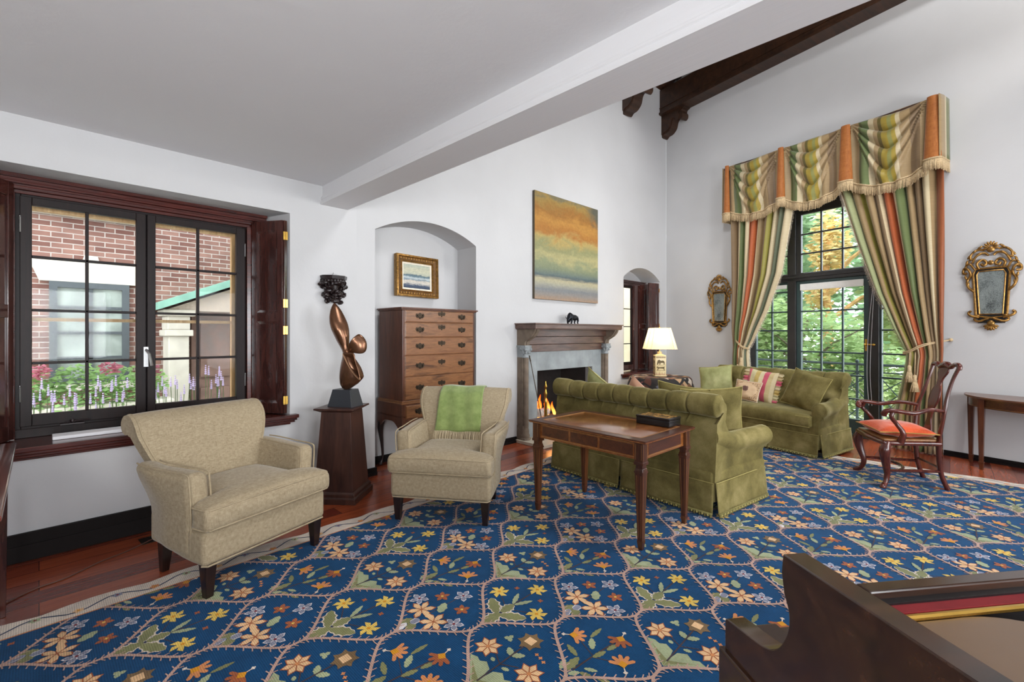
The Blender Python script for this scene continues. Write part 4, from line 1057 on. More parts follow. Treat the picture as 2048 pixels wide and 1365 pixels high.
vo = n.n('TexVoronoi'); n.t.links.new(v, vo.inputs[0]); vo.inputs['Scale'].default_value = 52
sp = n.ramp(vo.outputs[0], [(.22, C(66, 40, 26)), (.36, C(196, 164, 128))])
sx = n.n('SeparateXYZ'); n.t.links.new(v, sx.inputs[0])
rad = n.math('SQRT', n.math('ADD', n.math('POWER', n.math('MULTIPLY', sx.outputs[0], 6.2), 2.0), n.math('POWER', n.math('MULTIPLY', sx.outputs[2], 9.5), 2.0)))
fl = n.noise(v, 26, 3); r2_ = n.math('SQRT', n.math('ADD', n.math('POWER', n.math('MULTIPLY', sx.outputs[0], 17.0), 2.0), n.math('POWER', n.math('MULTIPLY', n.math('ADD', sx.outputs[2], -.02), 26.0), 2.0)))
flower = n.ramp(n.math('ADD', r2_, n.math('MULTIPLY', fl, 1.3)), [(.0, C(90, 66, 60)), (.55, C(120, 88, 78)), (.72, C(216, 186, 150))]) if False else n.ramp(n.math('ADD', n.math('MULTIPLY', r2_, .5), n.math('MULTIPLY', fl, .6)), [(.0, C(84, 60, 56)), (.72, C(122, 90, 80)), (.78, C(216, 186, 150))])
M_leop = n.pbr(n.mix(n.ramp(rad, [(.93, (0, 0, 0, 1)), (.97, (1, 1, 1, 1))]), flower, sp), .9, 0, n.bump(vo.outputs[0], .2, .003))
pillow('leopard_pillow', 'small leopard-bordered pillow with dark flower, in front of the striped one', loc_in(S2, -.12, .26, .635), (radians(-22), radians(3), r2), .36, .27, .11, M_leop, M_creamlight)
# ================================================================== CASE FURNITURE
T = thing('high_chest', 'tall walnut highboy chest of drawers with dark brass pulls standing in the arched niche', 'chest of drawers', (2.52, 3.945, 0), 0)
Wd, Dp = .955, .45
b = MB(); b.box(0, Wd, 0, Dp, .715, 1.64); b.build('upper_case', M_walnutside, T, smooth=None, bevel=.003)
b = MB()
for z0, z1, e in ((1.64, 1.652, .018), (1.652, 1.668, .03)): b.box(-e, Wd + e, -e, Dp, z0, z1)
b.build('cornice', M_walnutside, T, smooth=None, bevel=.003)
b = MB()
for z0, z1, e in ((.69, .705, .022), (.705, .722, .012)): b.box(-e, Wd + e, -e, Dp, z0, z1)
b.build('waist_moulding', M_walnut, T, smooth=None, bevel=.003)
b = MB(); b.box(-.02, Wd + .02, -.018, Dp, .56, .69)
ap = curve2([(-.02, .565), (-.02, .44), (.03, .42), (.07, .46), (.12, .50), (.20, .505), (.26, .47), (.30, .45), (.36, .47), (.42, .505), (.50, .505), (.58, .47), (.62, .45), (.68, .47), (.76, .505), (.84, .50), (.88, .46), (.925, .42), (.975, .44), (.975, .565)], 4)
b.prism(ap, lambda a, z: (a, -.018, z), lambda a, z: (a, .004, z))
ap = curve2([(-.018, .565), (-.018, .44), (.03, .43), (.08, .47), (.14, .505), (.22, .51), (.30, .505), (.36, .47), (.41, .43), (.45, .44), (.45, .565)], 4)
for x in (-.02, Wd): b.prism(ap, lambda a, z: (x, a, z), lambda a, z: (x + .02, a, z))
b.build('lower_case', M_walnutside, T, smooth=None)
def batwing(par, x, z, y, s=1.25, lock=False):
    pl = curve2([(-.042, .0), (-.036, .018), (-.016, .016), (0, .026), (.016, .016), (.036, .018), (.042, 0), (.030, -.016), (.012, -.014), (0, -.028), (-.012, -.014), (-.030, -.016), (-.042, 0)], 3)[:-1]
    b = MB(); b.prism([(x + p[0] * s, z + p[1] * s) for p in pl], lambda a, c_: (a, y, c_), lambda a, c_: (a, y - .003, c_))
    if not lock:
        for q in (-1, 1): b.ball((x + q * .026 * s, y - .008, z + .004), .006, seg=8, ring=5)
        b.tube(curve([(x - .026 * s, y - .012, z + .003), (x - .022 * s, y - .018, z - .018), (x, y - .020, z - .024), (x + .022 * s, y - .018, z - .018), (x + .026 * s, y - .012, z + .003)], 4), .003, 6)
    else: b.ball((x, y - .003, z), .005, seg=8, ring=5)
    return b.build('escutcheon' if lock else 'pull', M_oldbrass, par, smooth=40)
for z0, z1, lo in ((1.522, 1.638, 0), (1.368, 1.508, 0), (1.184, 1.354, 0), (.968, 1.17, 0), (.734, .954, 0), (.548, .67, 1)):
    e = .018 if lo else 0; spans = ((.03, Wd - .03),) if not lo else ((.03, .33), (.345, .61), (.625, Wd - .03))
    for q, (x0, x1) in enumerate(spans):
        b = MB(); b.box(x0, x1, -.012 - e, .01, z0, z1); b.box(x0 - .006, x1 + .006, -.005 - e, .01, z0 - .006, z1 + .006)
        dr = b.build('drawer', M_walnut, T, smooth=None, bevel=.004)
        zc_ = (z0 + z1) / 2
        if not lo:
            batwing(dr, .03 + .17, zc_ + .005, -.012); batwing(dr, Wd - .2, zc_ + .005, -.012); batwing(dr, Wd / 2, zc_ + .03, -.012, 1.15, True)
        else: batwing(dr, (x0 + x1) / 2, zc_, -.03)
for x, y in ((.02, .02), (Wd - .02, .02), (.02, Dp - .03), (Wd - .02, Dp - .03)):
    sx_ = -1 if x < .5 else 1; sy_ = -1 if y < .2 else .3
    b = MB(); b.tube(curve([(x, y, .50), (x + sx_ * .018, y + sy_ * .018, .40), (x + sx_ * .004, y + sy_ * .004, .24), (x - sx_ * .004, y, .10), (x + sx_ * .012, y + sy_ * .012, .03), (x + sx_ * .02, y + sy_ * .02, .012), (x + sx_ * .02, y + sy_ * .02, 0)], 4),
                     [.034, .036, .036, .034, .032, .028, .024, .021, .018, .016, .014, .013, .012, .012, .012, .013, .015, .018, .022, .024, .024, .022, .02, .02, .018], 10, sq=1)
    b.build('leg', M_legdark, T, smooth=60)

# framed seascape in the niche
T = thing('framed_painting', 'small seascape with crashing waves in a wide carved gilt frame, inside the arched niche', 'painting', (3.0, 4.42, 2.05), -2.14)
T.rotation_euler = (radians(-3), radians(1.2), radians(-2.14))
b = MB(); w, h = .275, .235
secs = [(0, .0, -.03), (.0, .0, -.055), (.018, .018, -.062), (.03, .03, -.045), (.06, .06, -.038), (.072, .072, -.05), (.082, .082, -.03)]
for i, (a, _, y) in enumerate(secs[:-1]):
    c_, _, y2 = secs[i + 1]
    R0 = [(-w + a, -h + a), (w - a, -h + a), (w - a, h - a), (-w + a, h - a)]; R1 = [(-w + c_, -h + c_), (w - c_, -h + c_), (w - c_, h - c_), (-w + c_, h - c_)]
    b.add([(x, y, z) for x, z in R0] + [(x, y2, z) for x, z in R1], [(k, (k + 1) % 4, 4 + (k + 1) % 4, 4 + k) for k in range(4)], 1 if i == 3 else 0)
b.add([(x, y, z) for y in (0, -.055) for x, z in [(-w, -h), (w, -h), (w, h), (-w, h)]], [(k, (k + 1) % 4, 4 + (k + 1) % 4, 4 + k) for k in range(4)] + [(0, 1, 2, 3)])
for k in range(34):
    for sz in (-h + .008, h - .008): b.ball((-w + .012 + k * (2 * w - .024) / 33, -.058, sz), .0065, seg=6, ring=4)
for k in range(28):
    for sx_ in (-w + .008, w - .008): b.ball((sx_, -.058, -h + .012 + k * (2 * h - .024) / 27), .0065, seg=6, ring=4)
for k in range(14):
    for sz in (-h + .04, h - .04): b.ball((-w + .06 + k * (2 * w - .12) / 13, -.042, sz), .011, seg=6, ring=4, sc=(1, .6, 1.2))
b.build('frame', [M_gilt, M_giltdark], T, smooth=30)
b = MB(); m_ = .082
for a, c_, y, y2 in ((m_, m_ + .018, -.03, -.024),):
    R0 = [(-w + a, -h + a), (w - a, -h + a), (w - a, h - a), (-w + a, h - a)]; R1 = [(-w + c_, -h + c_), (w - c_, -h + c_), (w - c_, h - c_), (-w + c_, h - c_)]
    b.add([(x, y, z) for x, z in R0] + [(x, y2, z) for x, z in R1], [(k, (k + 1) % 4, 4 + (k + 1) % 4, 4 + k) for k in range(4)])
b.build('liner', plain('white_liner', C(232, 224, 206), .7), T, smooth=None)
n = NT('seascape'); v = n.coord('Object'); sx = n.n('SeparateXYZ'); n.t.links.new(v, sx.inputs[0])
w1 = n.noise(n.coord('Object', (8, 8, 18)), 1.6, 6, .65, 1.2); w2_ = n.noise(n.coord('Object', (20, 1, 40)), 1.2, 5, .7, .5)
zz = n.math('ADD', n.math('MULTIPLY', n.math('ADD', sx.outputs[2], .135), 3.7), n.math('MULTIPLY', n.math('SUBTRACT', w1, .5), .22))
sea = n.ramp(zz, [(0, C(40, 56, 82)), (.12, C(52, 72, 98)), (.2, C(196, 192, 182)), (.3, C(214, 204, 188)), (.36, C(120, 140, 150)), (.44, C(196, 206, 206)), (.5, C(88, 116, 128)), (.56, C(90, 110, 118)), (.6, C(190, 192, 170)), (.8, C(198, 196, 168)), (1, C(176, 184, 168))])
M_sea = n.pbr(n.mix(.5, sea, n.ramp(w2_, [(.35, (.45, .5, .58, 1)), (.6, (1, 1, 1, 1))]), 'MULTIPLY'), .5, 0, n.bump(w2_, .3, .003))
MB().box(-w + .1, w - .1, -.022, -.018, -h + .1, h - .1).build('canvas', M_sea, T, smooth=None)

# large abstract painting
T = thing('abstract_painting', 'large unframed abstract canvas of amber sky over green sea above the fireplace', 'painting', (2.12 + 2.46 * cos(radians(2.14)), 4.12 - 2.46 * sin(radians(2.14)), 1.87), -2.14)
n = NT('amber_sky_sea'); v = n.coord('Object'); sx = n.n('SeparateXYZ'); n.t.links.new(v, sx.inputs[0])
w1 = n.noise(n.coord('Object', (1.6, 1, 3.2), (0, radians(-14), 0)), 1.5, 7, .62, .8); w2_ = n.noise(n.coord('Object', (1.2, 1, 9)), 2.6, 6, .7, .6); w3 = n.noise(n.coord('Object', (3, 3, 3)), 9, 6, .7)
z = n.math('DIVIDE', sx.outputs[2], 1.45)
zz = n.math('ADD', n.math('ADD', z, n.math('MULTIPLY', n.math('SUBTRACT', w1, .5), .34)), n.math('MULTIPLY', n.math('SUBTRACT', w2_, .5), .08))
amp = n.math('MULTIPLY', n.math('SUBTRACT', z, .24), 2.0); 
zlow = n.math('ADD', z, n.math('MULTIPLY', n.math('SUBTRACT', w2_, .5), .07))
up = n.ramp(zz, [(.22, C(126, 134, 104)), (.34, C(134, 142, 108)), (.42, C(172, 164, 116)), (.5, C(140, 142, 100)), (.58, C(176, 154, 94)), (.66, C(164, 110, 50)), (.76, C(180, 132, 64)), (.84, C(150, 104, 50)), (.95, C(154, 128, 70)), (1.02, C(120, 112, 84))])
lo = n.ramp(zlow, [(.0, C(158, 128, 102)), (.05, C(136, 130, 124)), (.10, C(118, 122, 126)), (.15, C(160, 158, 140)), (.19, C(176, 168, 136)), (.225, C(74, 90, 96)), (.25, C(100, 114, 108)), (.3, C(118, 128, 104))])
mk = n.ramp(z, [(.26, (0, 0, 0, 1)), (.36, (1, 1, 1, 1))])
col = n.mix(mk, lo, up)
gx = n.math('MULTIPLY', n.math('ADD', n.math('MULTIPLY', sx.outputs[0], .69), z), .5)     # upper right slate cloud
col = n.mix(n.ramp(n.math('ADD', gx, n.math('MULTIPLY', n.math('SUBTRACT', w1, .5), .3)), [(.84, (0, 0, 0, 1)), (.93, (1, 1, 1, 1))]), col, C(92, 92, 80))
col = n.mix(.35, col, n.ramp(w3, [(.35, (.62, .6, .56, 1)), (.62, (1.15, 1.12, 1.1, 1))]), 'MULTIPLY')
M_abs = n.pbr(col, .45, 0, n.bump(w3, .25, .004))
M_canvas = plain('canvas_edge', C(86, 78, 62), .8)
b = MB(); b.box(0, 1.43, -.042, -.004, 0, 1.45, 1); b.box(.001, 1.429, -.043, -.041, .001, 1.449, 0); b.build('canvas', [M_abs, M_canvas], T, smooth=None)

# ------------------------------------------------------------------ fireplace
T = thing('fireplace', 'stone and oak fireplace with carved corbels and grey slate surround, fire burning inside', 'fireplace', W1R['loc'], W1R['rotz'])
b = MB()
b.add([(2.482, .0, 0), (2.482, 0, .904), (2.60, .48, .904), (2.60, .48, 0), (3.743, 0, 0), (3.743, 0, .904), (3.625, .48, .904), (3.625, .48, 0)], [(0, 1, 2, 3), (4, 7, 6, 5), (3, 2, 6, 7), (1, 5, 6, 2), (0, 3, 7, 4)])
b.build('firebox', M_soot, T, smooth=None)
b = MB(); b.box(2.255, 2.482, -.055, .02, 0, 1.16); b.box(3.743, 3.965, -.055, .02, 0, 1.16); b.box(2.482, 3.743, -.055, .02, .904, 1.16)
b.box(2.482, 2.50, -.055, .1, 0, .904); b.box(3.725, 3.743, -.055, .1, 0, .904)
b.build('slate_surround', M_stonegray, T, smooth=None, bevel=.002)
for x0, x1 in ((2.175, 2.262), (3.955, 4.045)):
    m = (x0 + x1) / 2
    b = MB(); b.box(x0, x1, -.10, .01, .22, 1.10)
    b.tube([(m, -.115, .20), (m, -.115, 1.10)], .036, 14)
    b.build('jamb', M_stone, T, smooth=40, bevel=.004)
    b = MB(); b.box(x0 - .015, x1 + .015, -.15, .01, 0, .06); b.lathe([(.068, 0), (.068, .05), (.055, .07), (.060, .10), (.048, .12), (.048, .16), (.040, .20), (.042, .22)], 14, (m, -.105)); b.box(x0 - .006, x1 + .006, -.11, .01, .06, .22)
    b.build('jamb_base', M_stone, T, smooth=40)
    b = MB(); b.lathe([(.040, 1.09), (.048, 1.10), (.040, 1.115), (.038, 1.13), (.05, 1.16), (.062, 1.20), (.07, 1.24)], 14, (m, -.11)); b.box(x0 - .014, x1 + .014, -.16, .01, 1.225, 1.25)
    b.box(x0, x1, -.10, .01, 1.09, 1.24)
    for s in (-1, 1):
        b.ball((m + s * .045, -.155, 1.20), .024, seg=8, ring=6); b.ball((m + s * .045, -.08, 1.205), .024, seg=8, ring=6)
    for k in range(5): b.ball((m + .05 * cos(pi + k * pi / 4), -.115 + .05 * sin(pi + k * pi / 4), 1.165), .014, seg=6, ring=5, sc=(1, 1, 1.8))
    b.build('capital', M_stonegray, T, smooth=50)
    pr = [(.01, 1.25)] + curve2([(-.135, 1.25), (-.145, 1.30), (-.19, 1.33), (-.25, 1.365), (-.30, 1.42), (-.315, 1.462)], 5) + [(.01, 1.462)]
    b = MB(); b.prism(pr, lambda a, z: (x0 - .004, a, z), lambda a, z: (x1 + .004, a, z)); b.prism([(p[0] - .008 if p[0] < 0 else 0, p[1]) for p in pr], lambda a, z: (m - .012, a, z), lambda a, z: (m + .012, a, z))
    b.build('corbel', M_stone, T, smooth=35)
b = MB()
for z0, z1, y in ((1.16, 1.255, -.075), (1.26, 1.36, -.11), (1.365, 1.462, -.15)):
    b.box(2.262, 3.955, y, .01, z0, z1)
b.build('frieze_board', M_mantel, T, smooth=None, bevel=.004)
b = MB(); b.box(2.14, 4.075, -.36, .01, 1.466, 1.52); b.box(2.15, 4.065, -.35, .01, 1.456, 1.466); b.box(2.125, 4.09, -.375, .01, 1.52, 1.535)
b.build('mantel_shelf', M_mantel, T, smooth=None, bevel=.003)
b = MB(); b.box(2.13, 4.10, -.50, -.0, .001, .04); b.box(2.482, 3.743, 0, .48, .001, .04); b.build('hearth', plain('hearth_stone', C(196, 186, 168), .5, 0, .12, 6), T, smooth=None, bevel=.004)
def fpl(x, y, z=0):
    a = radians(-2.14); return (2.12 + x * cos(a) - y * sin(a), 4.12 + x * sin(a) + y * cos(a), z)
for i, (x, y, z, r, L, ang, lb) in enumerate(((2.98, .12, .13, .072, .62, 8, 'pale ashy log lowest at the front of the fire'), (3.10, .28, .14, .075, .60, -6, 'log lying at the back of the firebox'), (2.86, .19, .275, .06, .44, 22, 'top log of the fire with flames behind it'))):
    b = MB(); b.tube([(-L / 2 + L * k / 8, .006 * sin(k * 2), .006 * cos(k * 1.7)) for k in range(9)], [r * (1 + .06 * sin(k * 3)) for k in range(9)], 12)
    o = b.build('firewood_log', [M_log, M_logdark][i == 1], None, smooth=60); p = fpl(x, y, z); o.location = p; o.rotation_euler = (0, radians(6 if i == 2 else 0), radians(ang))
    tag(o, lb, 'log', 'burning logs in the fireplace')
b = MB(); rr = random.Random(5)
for k in range(60): b.ball((2.65 + rr.random() * .75, .02 + rr.random() * .32, .045 + rr.random() * .02), .012 + rr.random() * .02, seg=5, ring=4, m=k % 3 == 0)
tag(b.build('ember_bed', [M_logdark, M_ember], None, smooth=60, loc=W1R['loc'], rotz=W1R['rotz']), 'bed of glowing embers under the logs in the fireplace', 'embers', kind='stuff')
b = MB()
for k, (x, y, h, w_) in enumerate(((2.66, .20, .34, .05), (2.74, .24, .50, .06), (2.80, .18, .38, .05), (2.70, .14, .26, .045), (2.87, .26, .30, .05), (2.95, .22, .24, .045), (3.05, .26, .34, .045), (3.16, .24, .24, .04), (2.62, .26, .30, .04))):
    def ff(u, v, k=k, x=x, y=y, h=h, w_=w_):
        a = u * 2 * pi; r_ = w_ * (sin(pi * (v * .93 + .07)) ** .8) * (1 - v * .35)
        return (x + r_ * cos(a) + .03 * sin(v * 5 + k), y + .5 * r_ * sin(a), .16 + h * v)
    b.surf(8, 10, ff, close_u=True)
tag(b.build('flames', M_flame, None, smooth=180, loc=W1R['loc'], rotz=W1R['rotz']), 'orange flames rising from the logs in the fireplace', 'fire', kind='stuff')
def andiron(x, y, h, lb):
    T = thing('andiron', lb, 'andiron', fpl(x, y, .04), -2.14, 'brass andirons')
    b = MB(); b.lathe([(.022, .10), (.03, .13), (.014, .15), (.018, .19), (.022, .28), (.018, .40), (.024, .44), (.014, .46), (.018, .50), (.026, .54), (.014, .58), (.012, .60), (.022, .63), (.010, .665), (.006, .70)], 14, z=h - .70)
    b.build('post', M_brass, T)
    b = MB()
    for s in (-1, 1): b.tube(curve([(0, 0, h - .58), (s * .05, -.02, .10), (s * .09, -.03, .02), (s * .11, -.03, .012)], 4), .011, 8)
    b.build('foot', M_brass, T)
    b = MB(); b.box(-.01, .01, 0, .30, .07, .09); b.box(-.01, .01, .27, .30, 0, .08); b.build('log_bar', M_carving, T, smooth=None)
andiron(2.615, -.10, .72, 'brass andiron seen at the left end of the sofa back')
andiron(3.66, -.10, .72, 'brass andiron at the right side of the fire opening')
T = thing('fire_poker', 'thin iron poker leaning against the left side of the slate surround', 'poker', fpl(2.43, -.26, .04), 0)
b = MB(); b.tube([(0, 0, 0), (-.10, .165, 1.0)], .006, 6); b.build('shaft', M_oldbrass, T)
b = MB(); b.tube([(-.10, .165, 1.0), (-.108, .178, 1.06)], .009, 8); b.ball((-.109, .18, 1.065), .013); b.build('handle', M_oldbrass, T)
b = MB(); b.tube([(.0, .0, .0), (0, -.0, .03), (.03, -.01, .05)], .006, 6); b.build('hook', M_carving, T)

# bull figurine on the mantel
T = thing('bison_figurine', 'small dark bronze charging bison on the mantel shelf', 'figurine', fpl(3.10, -.17, 1.535), -2.14)
b = MB()
rings = [(.105, .088, .012, .015), (.095, .088, .028, .032), (.06, .092, .034, .042), (.02, .092, .032, .040), (-.02, .10, .036, .050), (-.055, .105, .040, .060), (-.08, .095, .034, .052), (-.095, .075, .026, .036), (-.105, .058, .018, .024), (-.112, .045, .010, .012)]
b.surf(12, len(rings) - 1, lambda u, v: (lambda r_: (r_[0], r_[2] * cos(2 * pi * u), r_[1] + r_[3] * sin(2 * pi * u)))(rings[min(len(rings) - 1, int(round(v * (len(rings) - 1))))]), close_u=True)
for s in (-1, 1):
    b.tube(curve([(-.098, s * .012, .082), (-.105, s * .035, .09), (-.11, s * .038, .115)], 3), [.007, .006, .005, .004, .003, .002, .001], 6)
for p in ([(-.06, .02, .08), (-.075, .022, .045), (-.07, .022, .0)], [(-.045, -.02, .08), (-.04, -.022, .045), (-.055, -.022, .0)], [(.075, .02, .085), (.085, .022, .05), (.075, .022, .025), (.088, .022, .0)], [(.085, -.02, .085), (.098, -.022, .05), (.09, -.022, .025), (.105, -.022, .0)]):
    b.tube(curve(p, 3), [.020 - .0015 * i for i in range(3 * (len(p) - 1) + 1)], 7)
b.tube(curve([(.108, 0, .10), (.125, 0, .11), (.13, 0, .085)], 3), .004, 5)
b.ball((-.07, 0, .05), .02, seg=8, ring=5, sc=(1, .8, 1.3))
b.build('body', plain('dark_bronze', C(34, 36, 42), .35, .7, .2), T, smooth=70)

# ------------------------------------------------------------------ pedestal, sculpture, wall carving
T = thing('pedestal', 'tapered dark walnut pedestal with stepped base between the two linen armchairs', 'pedestal', (1.808, 3.765, 0), -50)
def frust(b, z0, z1, a, c_): b.add([(x * a, y * a, z0) for x, y in ((-1, -1), (1, -1), (1, 1), (-1, 1))] + [(x * c_, y * c_, z1) for x, y in ((-1, -1), (1, -1), (1, 1), (-1, 1))], [(3, 2, 1, 0), (4, 5, 6, 7), (0, 1, 5, 4), (1, 2, 6, 5), (2, 3, 7, 6), (3, 0, 4, 7)])
b = MB(); frust(b, .095, .748, .165, .125); b.build('shaft', M_stand, T, smooth=None, bevel=.002)
b = MB()
for z0, z1, a, c_ in ((0, .045, .195, .195), (.045, .055, .19, .182), (.055, .078, .182, .182), (.078, .095, .182, .168)): frust(b, z0, z1, a, c_)
b.build('base', M_stand, T, smooth=None, bevel=.003)
b = MB(); frust(b, .745, .765, .13, .165); frust(b, .765, .78, .17, .17); b.build('top', M_stand, T, smooth=None, bevel=.002)
T = thing('abstract_sculpture', 'polished brown bronze sculpture of two twisting leaf forms standing on the pedestal', 'sculpture', (1.808, 3.765, .78), -46.1)
K = .000884
b = MB(); a0 = radians(-16)
def blk(x, y, z): return (x * cos(a0) - y * sin(a0), x * sin(a0) + y * cos(a0), z)
vs = [blk(x * .118, y * .085, 0) for x, y in ((-1, -1), (1, -1), (1, 1), (-1, 1))] + [blk(x * .086, y * .06, .145) for x, y in ((-1, -1), (1, -1), (1, 1), (-1, 1))]
vs = [(p[0] + .028, p[1], p[2]) for p in vs]
b.add(vs, [(3, 2, 1, 0), (4, 5, 6, 7), (0, 1, 5, 4), (1, 2, 6, 5), (2, 3, 7, 6), (3, 0, 4, 7)]); b.build('base', M_stoneblack, T, smooth=None, bevel=.002)
sil = [(1165, 345, 372, .03), (1150, 318, 405, .05), (1110, 300, 462, .075), (1050, 297, 515, .085), (1000, 298, 505, .085), (950, 300, 488, .08), (900, 304, 462, .072), (850, 312, 430, .06), (810, 316, 400, .045), (780, 306, 386, .036), (740, 284, 384, .036), (700, 262, 384, .042), (640, 236, 383, .052), (580, 212, 376, .06), (520, 200, 360, .06), (460, 197, 334, .052), (400, 203, 304, .04), (360, 214, 278, .028), (335, 226, 256, .016), (325, 233, 246, .008)]
def body(u, v):
    t = v * (len(sil) - 1); i = min(len(sil) - 2, int(t)); f = t - i; A_ = sil[i]; B_ = sil[i + 1]
    cy, l, r_, d = [lerp(A_[k], B_[k], f) for k in range(4)]
    a = 2 * pi * u; cx = (l + r_) / 2; hw_ = (r_ - l) / 2 * K
    ph = radians(lerp(30, -40, v))
    x = cos(a); y = sin(a) * (abs(sin(a)) ** .25)
    sh = .35 * sin(3.2 * v * pi)
    return ((cx - 315) * K + hw_ * x, d * (y * (1 + .25 * sin(a + 5 * v)) + sh * x * .8), 1.171 - cy * K)
b = MB(); b.surf(28, 60, body, close_u=True); b.build('body', M_bronze, T, smooth=50)
ear = curve2([(372, 815), (392, 745), (428, 680), (462, 640), (492, 628), (525, 655), (548, 705), (551, 760), (535, 800), (500, 812), (440, 806), (400, 812), (372, 815)], 4)[:-1]
def earf(u, v):
    p = ear[int(round(u * len(ear))) % len(ear)]; c_ = (400, 790)
    x, y = lerp(c_[0], p[0], v), lerp(c_[1], p[1], v); d = hypot(x - 385, y - 800) / 190
    return ((x - 315) * K, -.045 * sin(min(1, d) * pi * .9) - .0 + .05 * v * (((x - 385) * .75 + (y - 800) * .66) / 190), 1.171 - y * K)
b = MB(); b.surf(len(ear), 8, earf, close_u=True)
inner_ = curve2([(355, 812), (400, 805), (455, 812), (472, 880), (498, 960), (517, 1040), (516, 1062), (470, 1020), (420, 950), (385, 880), (355, 812)], 4)[:-1]
def inf(u, v):
    p = inner_[int(round(u * len(inner_))) % len(inner_)]; c_ = (440, 920)
    x, y = lerp(c_[0], p[0], v), lerp(c_[1], p[1], v); return ((x - 315) * K, -.085 + .05 * (1 - v * v) - .0 * v, 1.171 - y * K)
b.surf(len(inner_), 6, inf, close_u=True)
b.build('leaf_blade', M_bronze, T, smooth=60, solid=.010)
b = MB(); b.tube([((x - 315) * K, -.088, 1.171 - y * K) for x, y in inner_[20:] + inner_[:1]], .003, 6); b.build('edge', plain('pale_bronze_edge', C(150, 118, 88), .3, .7), T)  # paler bronze line along one edge of the lower blade
T = thing('wall_bracket', 'dark carved acanthus wall bracket hung above the bronze sculpture', 'bracket', (1.883, 4.12, 0), 0)
b = MB()
pl = [(-.115, 0), (-.115, -.06), (-.06, -.125), (.06, -.125), (.115, -.06), (.115, 0)]
b.prism(pl, lambda a, c_: (a, c_, 1.93), lambda a, c_: (a * .96, c_ * .96, 1.90)); b.prism([(x * .9, y * .9) for x, y in pl], lambda a, c_: (a, c_, 1.90), lambda a, c_: (a * .5, c_ * .5, 1.80))
for k in range(13): 
    a = pi + k * pi / 12; b.ball((.10 * cos(a), .105 * sin(a), 1.885), .016, seg=6, ring=5, sc=(1, 1, 1.6))
b.build('shelf', M_carving, T, smooth=40)
b = MB(); rr = random.Random(9)
for k in range(64):
    t = rr.random(); z = 1.87 - t * .19; w_ = lerp(.10, .055, t) + .02 * sin(t * 14)
    a = pi + rr.random() * pi; R_ = Matrix.Rotation(rr.uniform(0, 6), 3, 'Z') @ Matrix.Rotation(rr.uniform(-.9, .9), 3, 'X')
    b.ball((w_ * cos(a), w_ * .9 * sin(a) - .01, z), .026, seg=7, ring=5, sc=(1.25, .5, .9), rot=R_)
b.lathe([(.012, 1.68), (.03, 1.75), (.045, 1.84)], 10, (0, -.045))
b.build('acanthus_leaves', M_carving, T, smooth=60)
b = MB(); b.tube([(-.11, -.01, 1.935), (0, -.02, 1.955), (.11, -.01, 1.935)], .0015, 4); b.tube([(0, -.0, 1.93), (0, -.02, 1.965)], .002, 4); b.build('hanging_wire', M_steel, T)

# ------------------------------------------------------------------ inlaid table + box
T = thing('writing_table', 'inlaid walnut side table with tapered legs standing behind the near velvet sofa', 'table', (3.0, 1.87, .012), -92.9)
b = MB(); b.rbox(-.515, .515, -.34, .34, .690, .708, .006, (2, 2, 1), 2); o = b.build('tabletop', M_tabletop, T, smooth=40)
b = MB()
for x0, x1, y0_, y1_ in ((-.515, .515, -.341, -.27), (-.515, .515, .27, .341), (-.516, -.44, -.27, .27), (.44, .516, -.27, .27)): b.box(x0, x1, y0_, y1_, .700, .7092)
b.build('crossbanding', M_tabledark, o, smooth=None)
b = MB()
for q in (.262, .268):
    for s in (-1, 1): b.box(-.435, .435, s * q - .0015, s * q + .0015, .706, .7096); b.box(s * (q + .168) - .0015, s * (q + .168) + .0015, -.265, .265, .706, .7096)
b.build('stringing', M_inlay, o, smooth=None)
b = MB()
for s in (-1, 1): b.box(-.44, .44, s * .293 - .011, s * .293 + .011, .575, .69); b.box(s * .453 - .011, s * .453 + .011, -.28, .28, .575, .69)
o = b.build('apron', M_tabletop, T, smooth=None)
b = MB(); b2 = MB()
for s in (-1, 1):
    for x0, x1 in ((-.40, -.14), (-.12, .12), (.14, .40)): b.box(x0, x1, s * .304 - .002, s * .304 + .002, .597, .668)
    b.box(s * .464 - .002, s * .464 + .002, -.22, .22, .597, .668)
    for x0, x1 in ((-.41, .41),):
        for z in (.589, .677): b2.box(x0, x1, s * .304 - .0022, s * .304 + .0022, z - .002, z + .002)
    for z in (.589, .677): b2.box(s * .464 - .0022, s * .464 + .0022, -.235, .235, z - .002, z + .002)
b.build('inlay_panel', M_tabledark, o, smooth=None); b2.build('stringing', M_inlay, o, smooth=None)
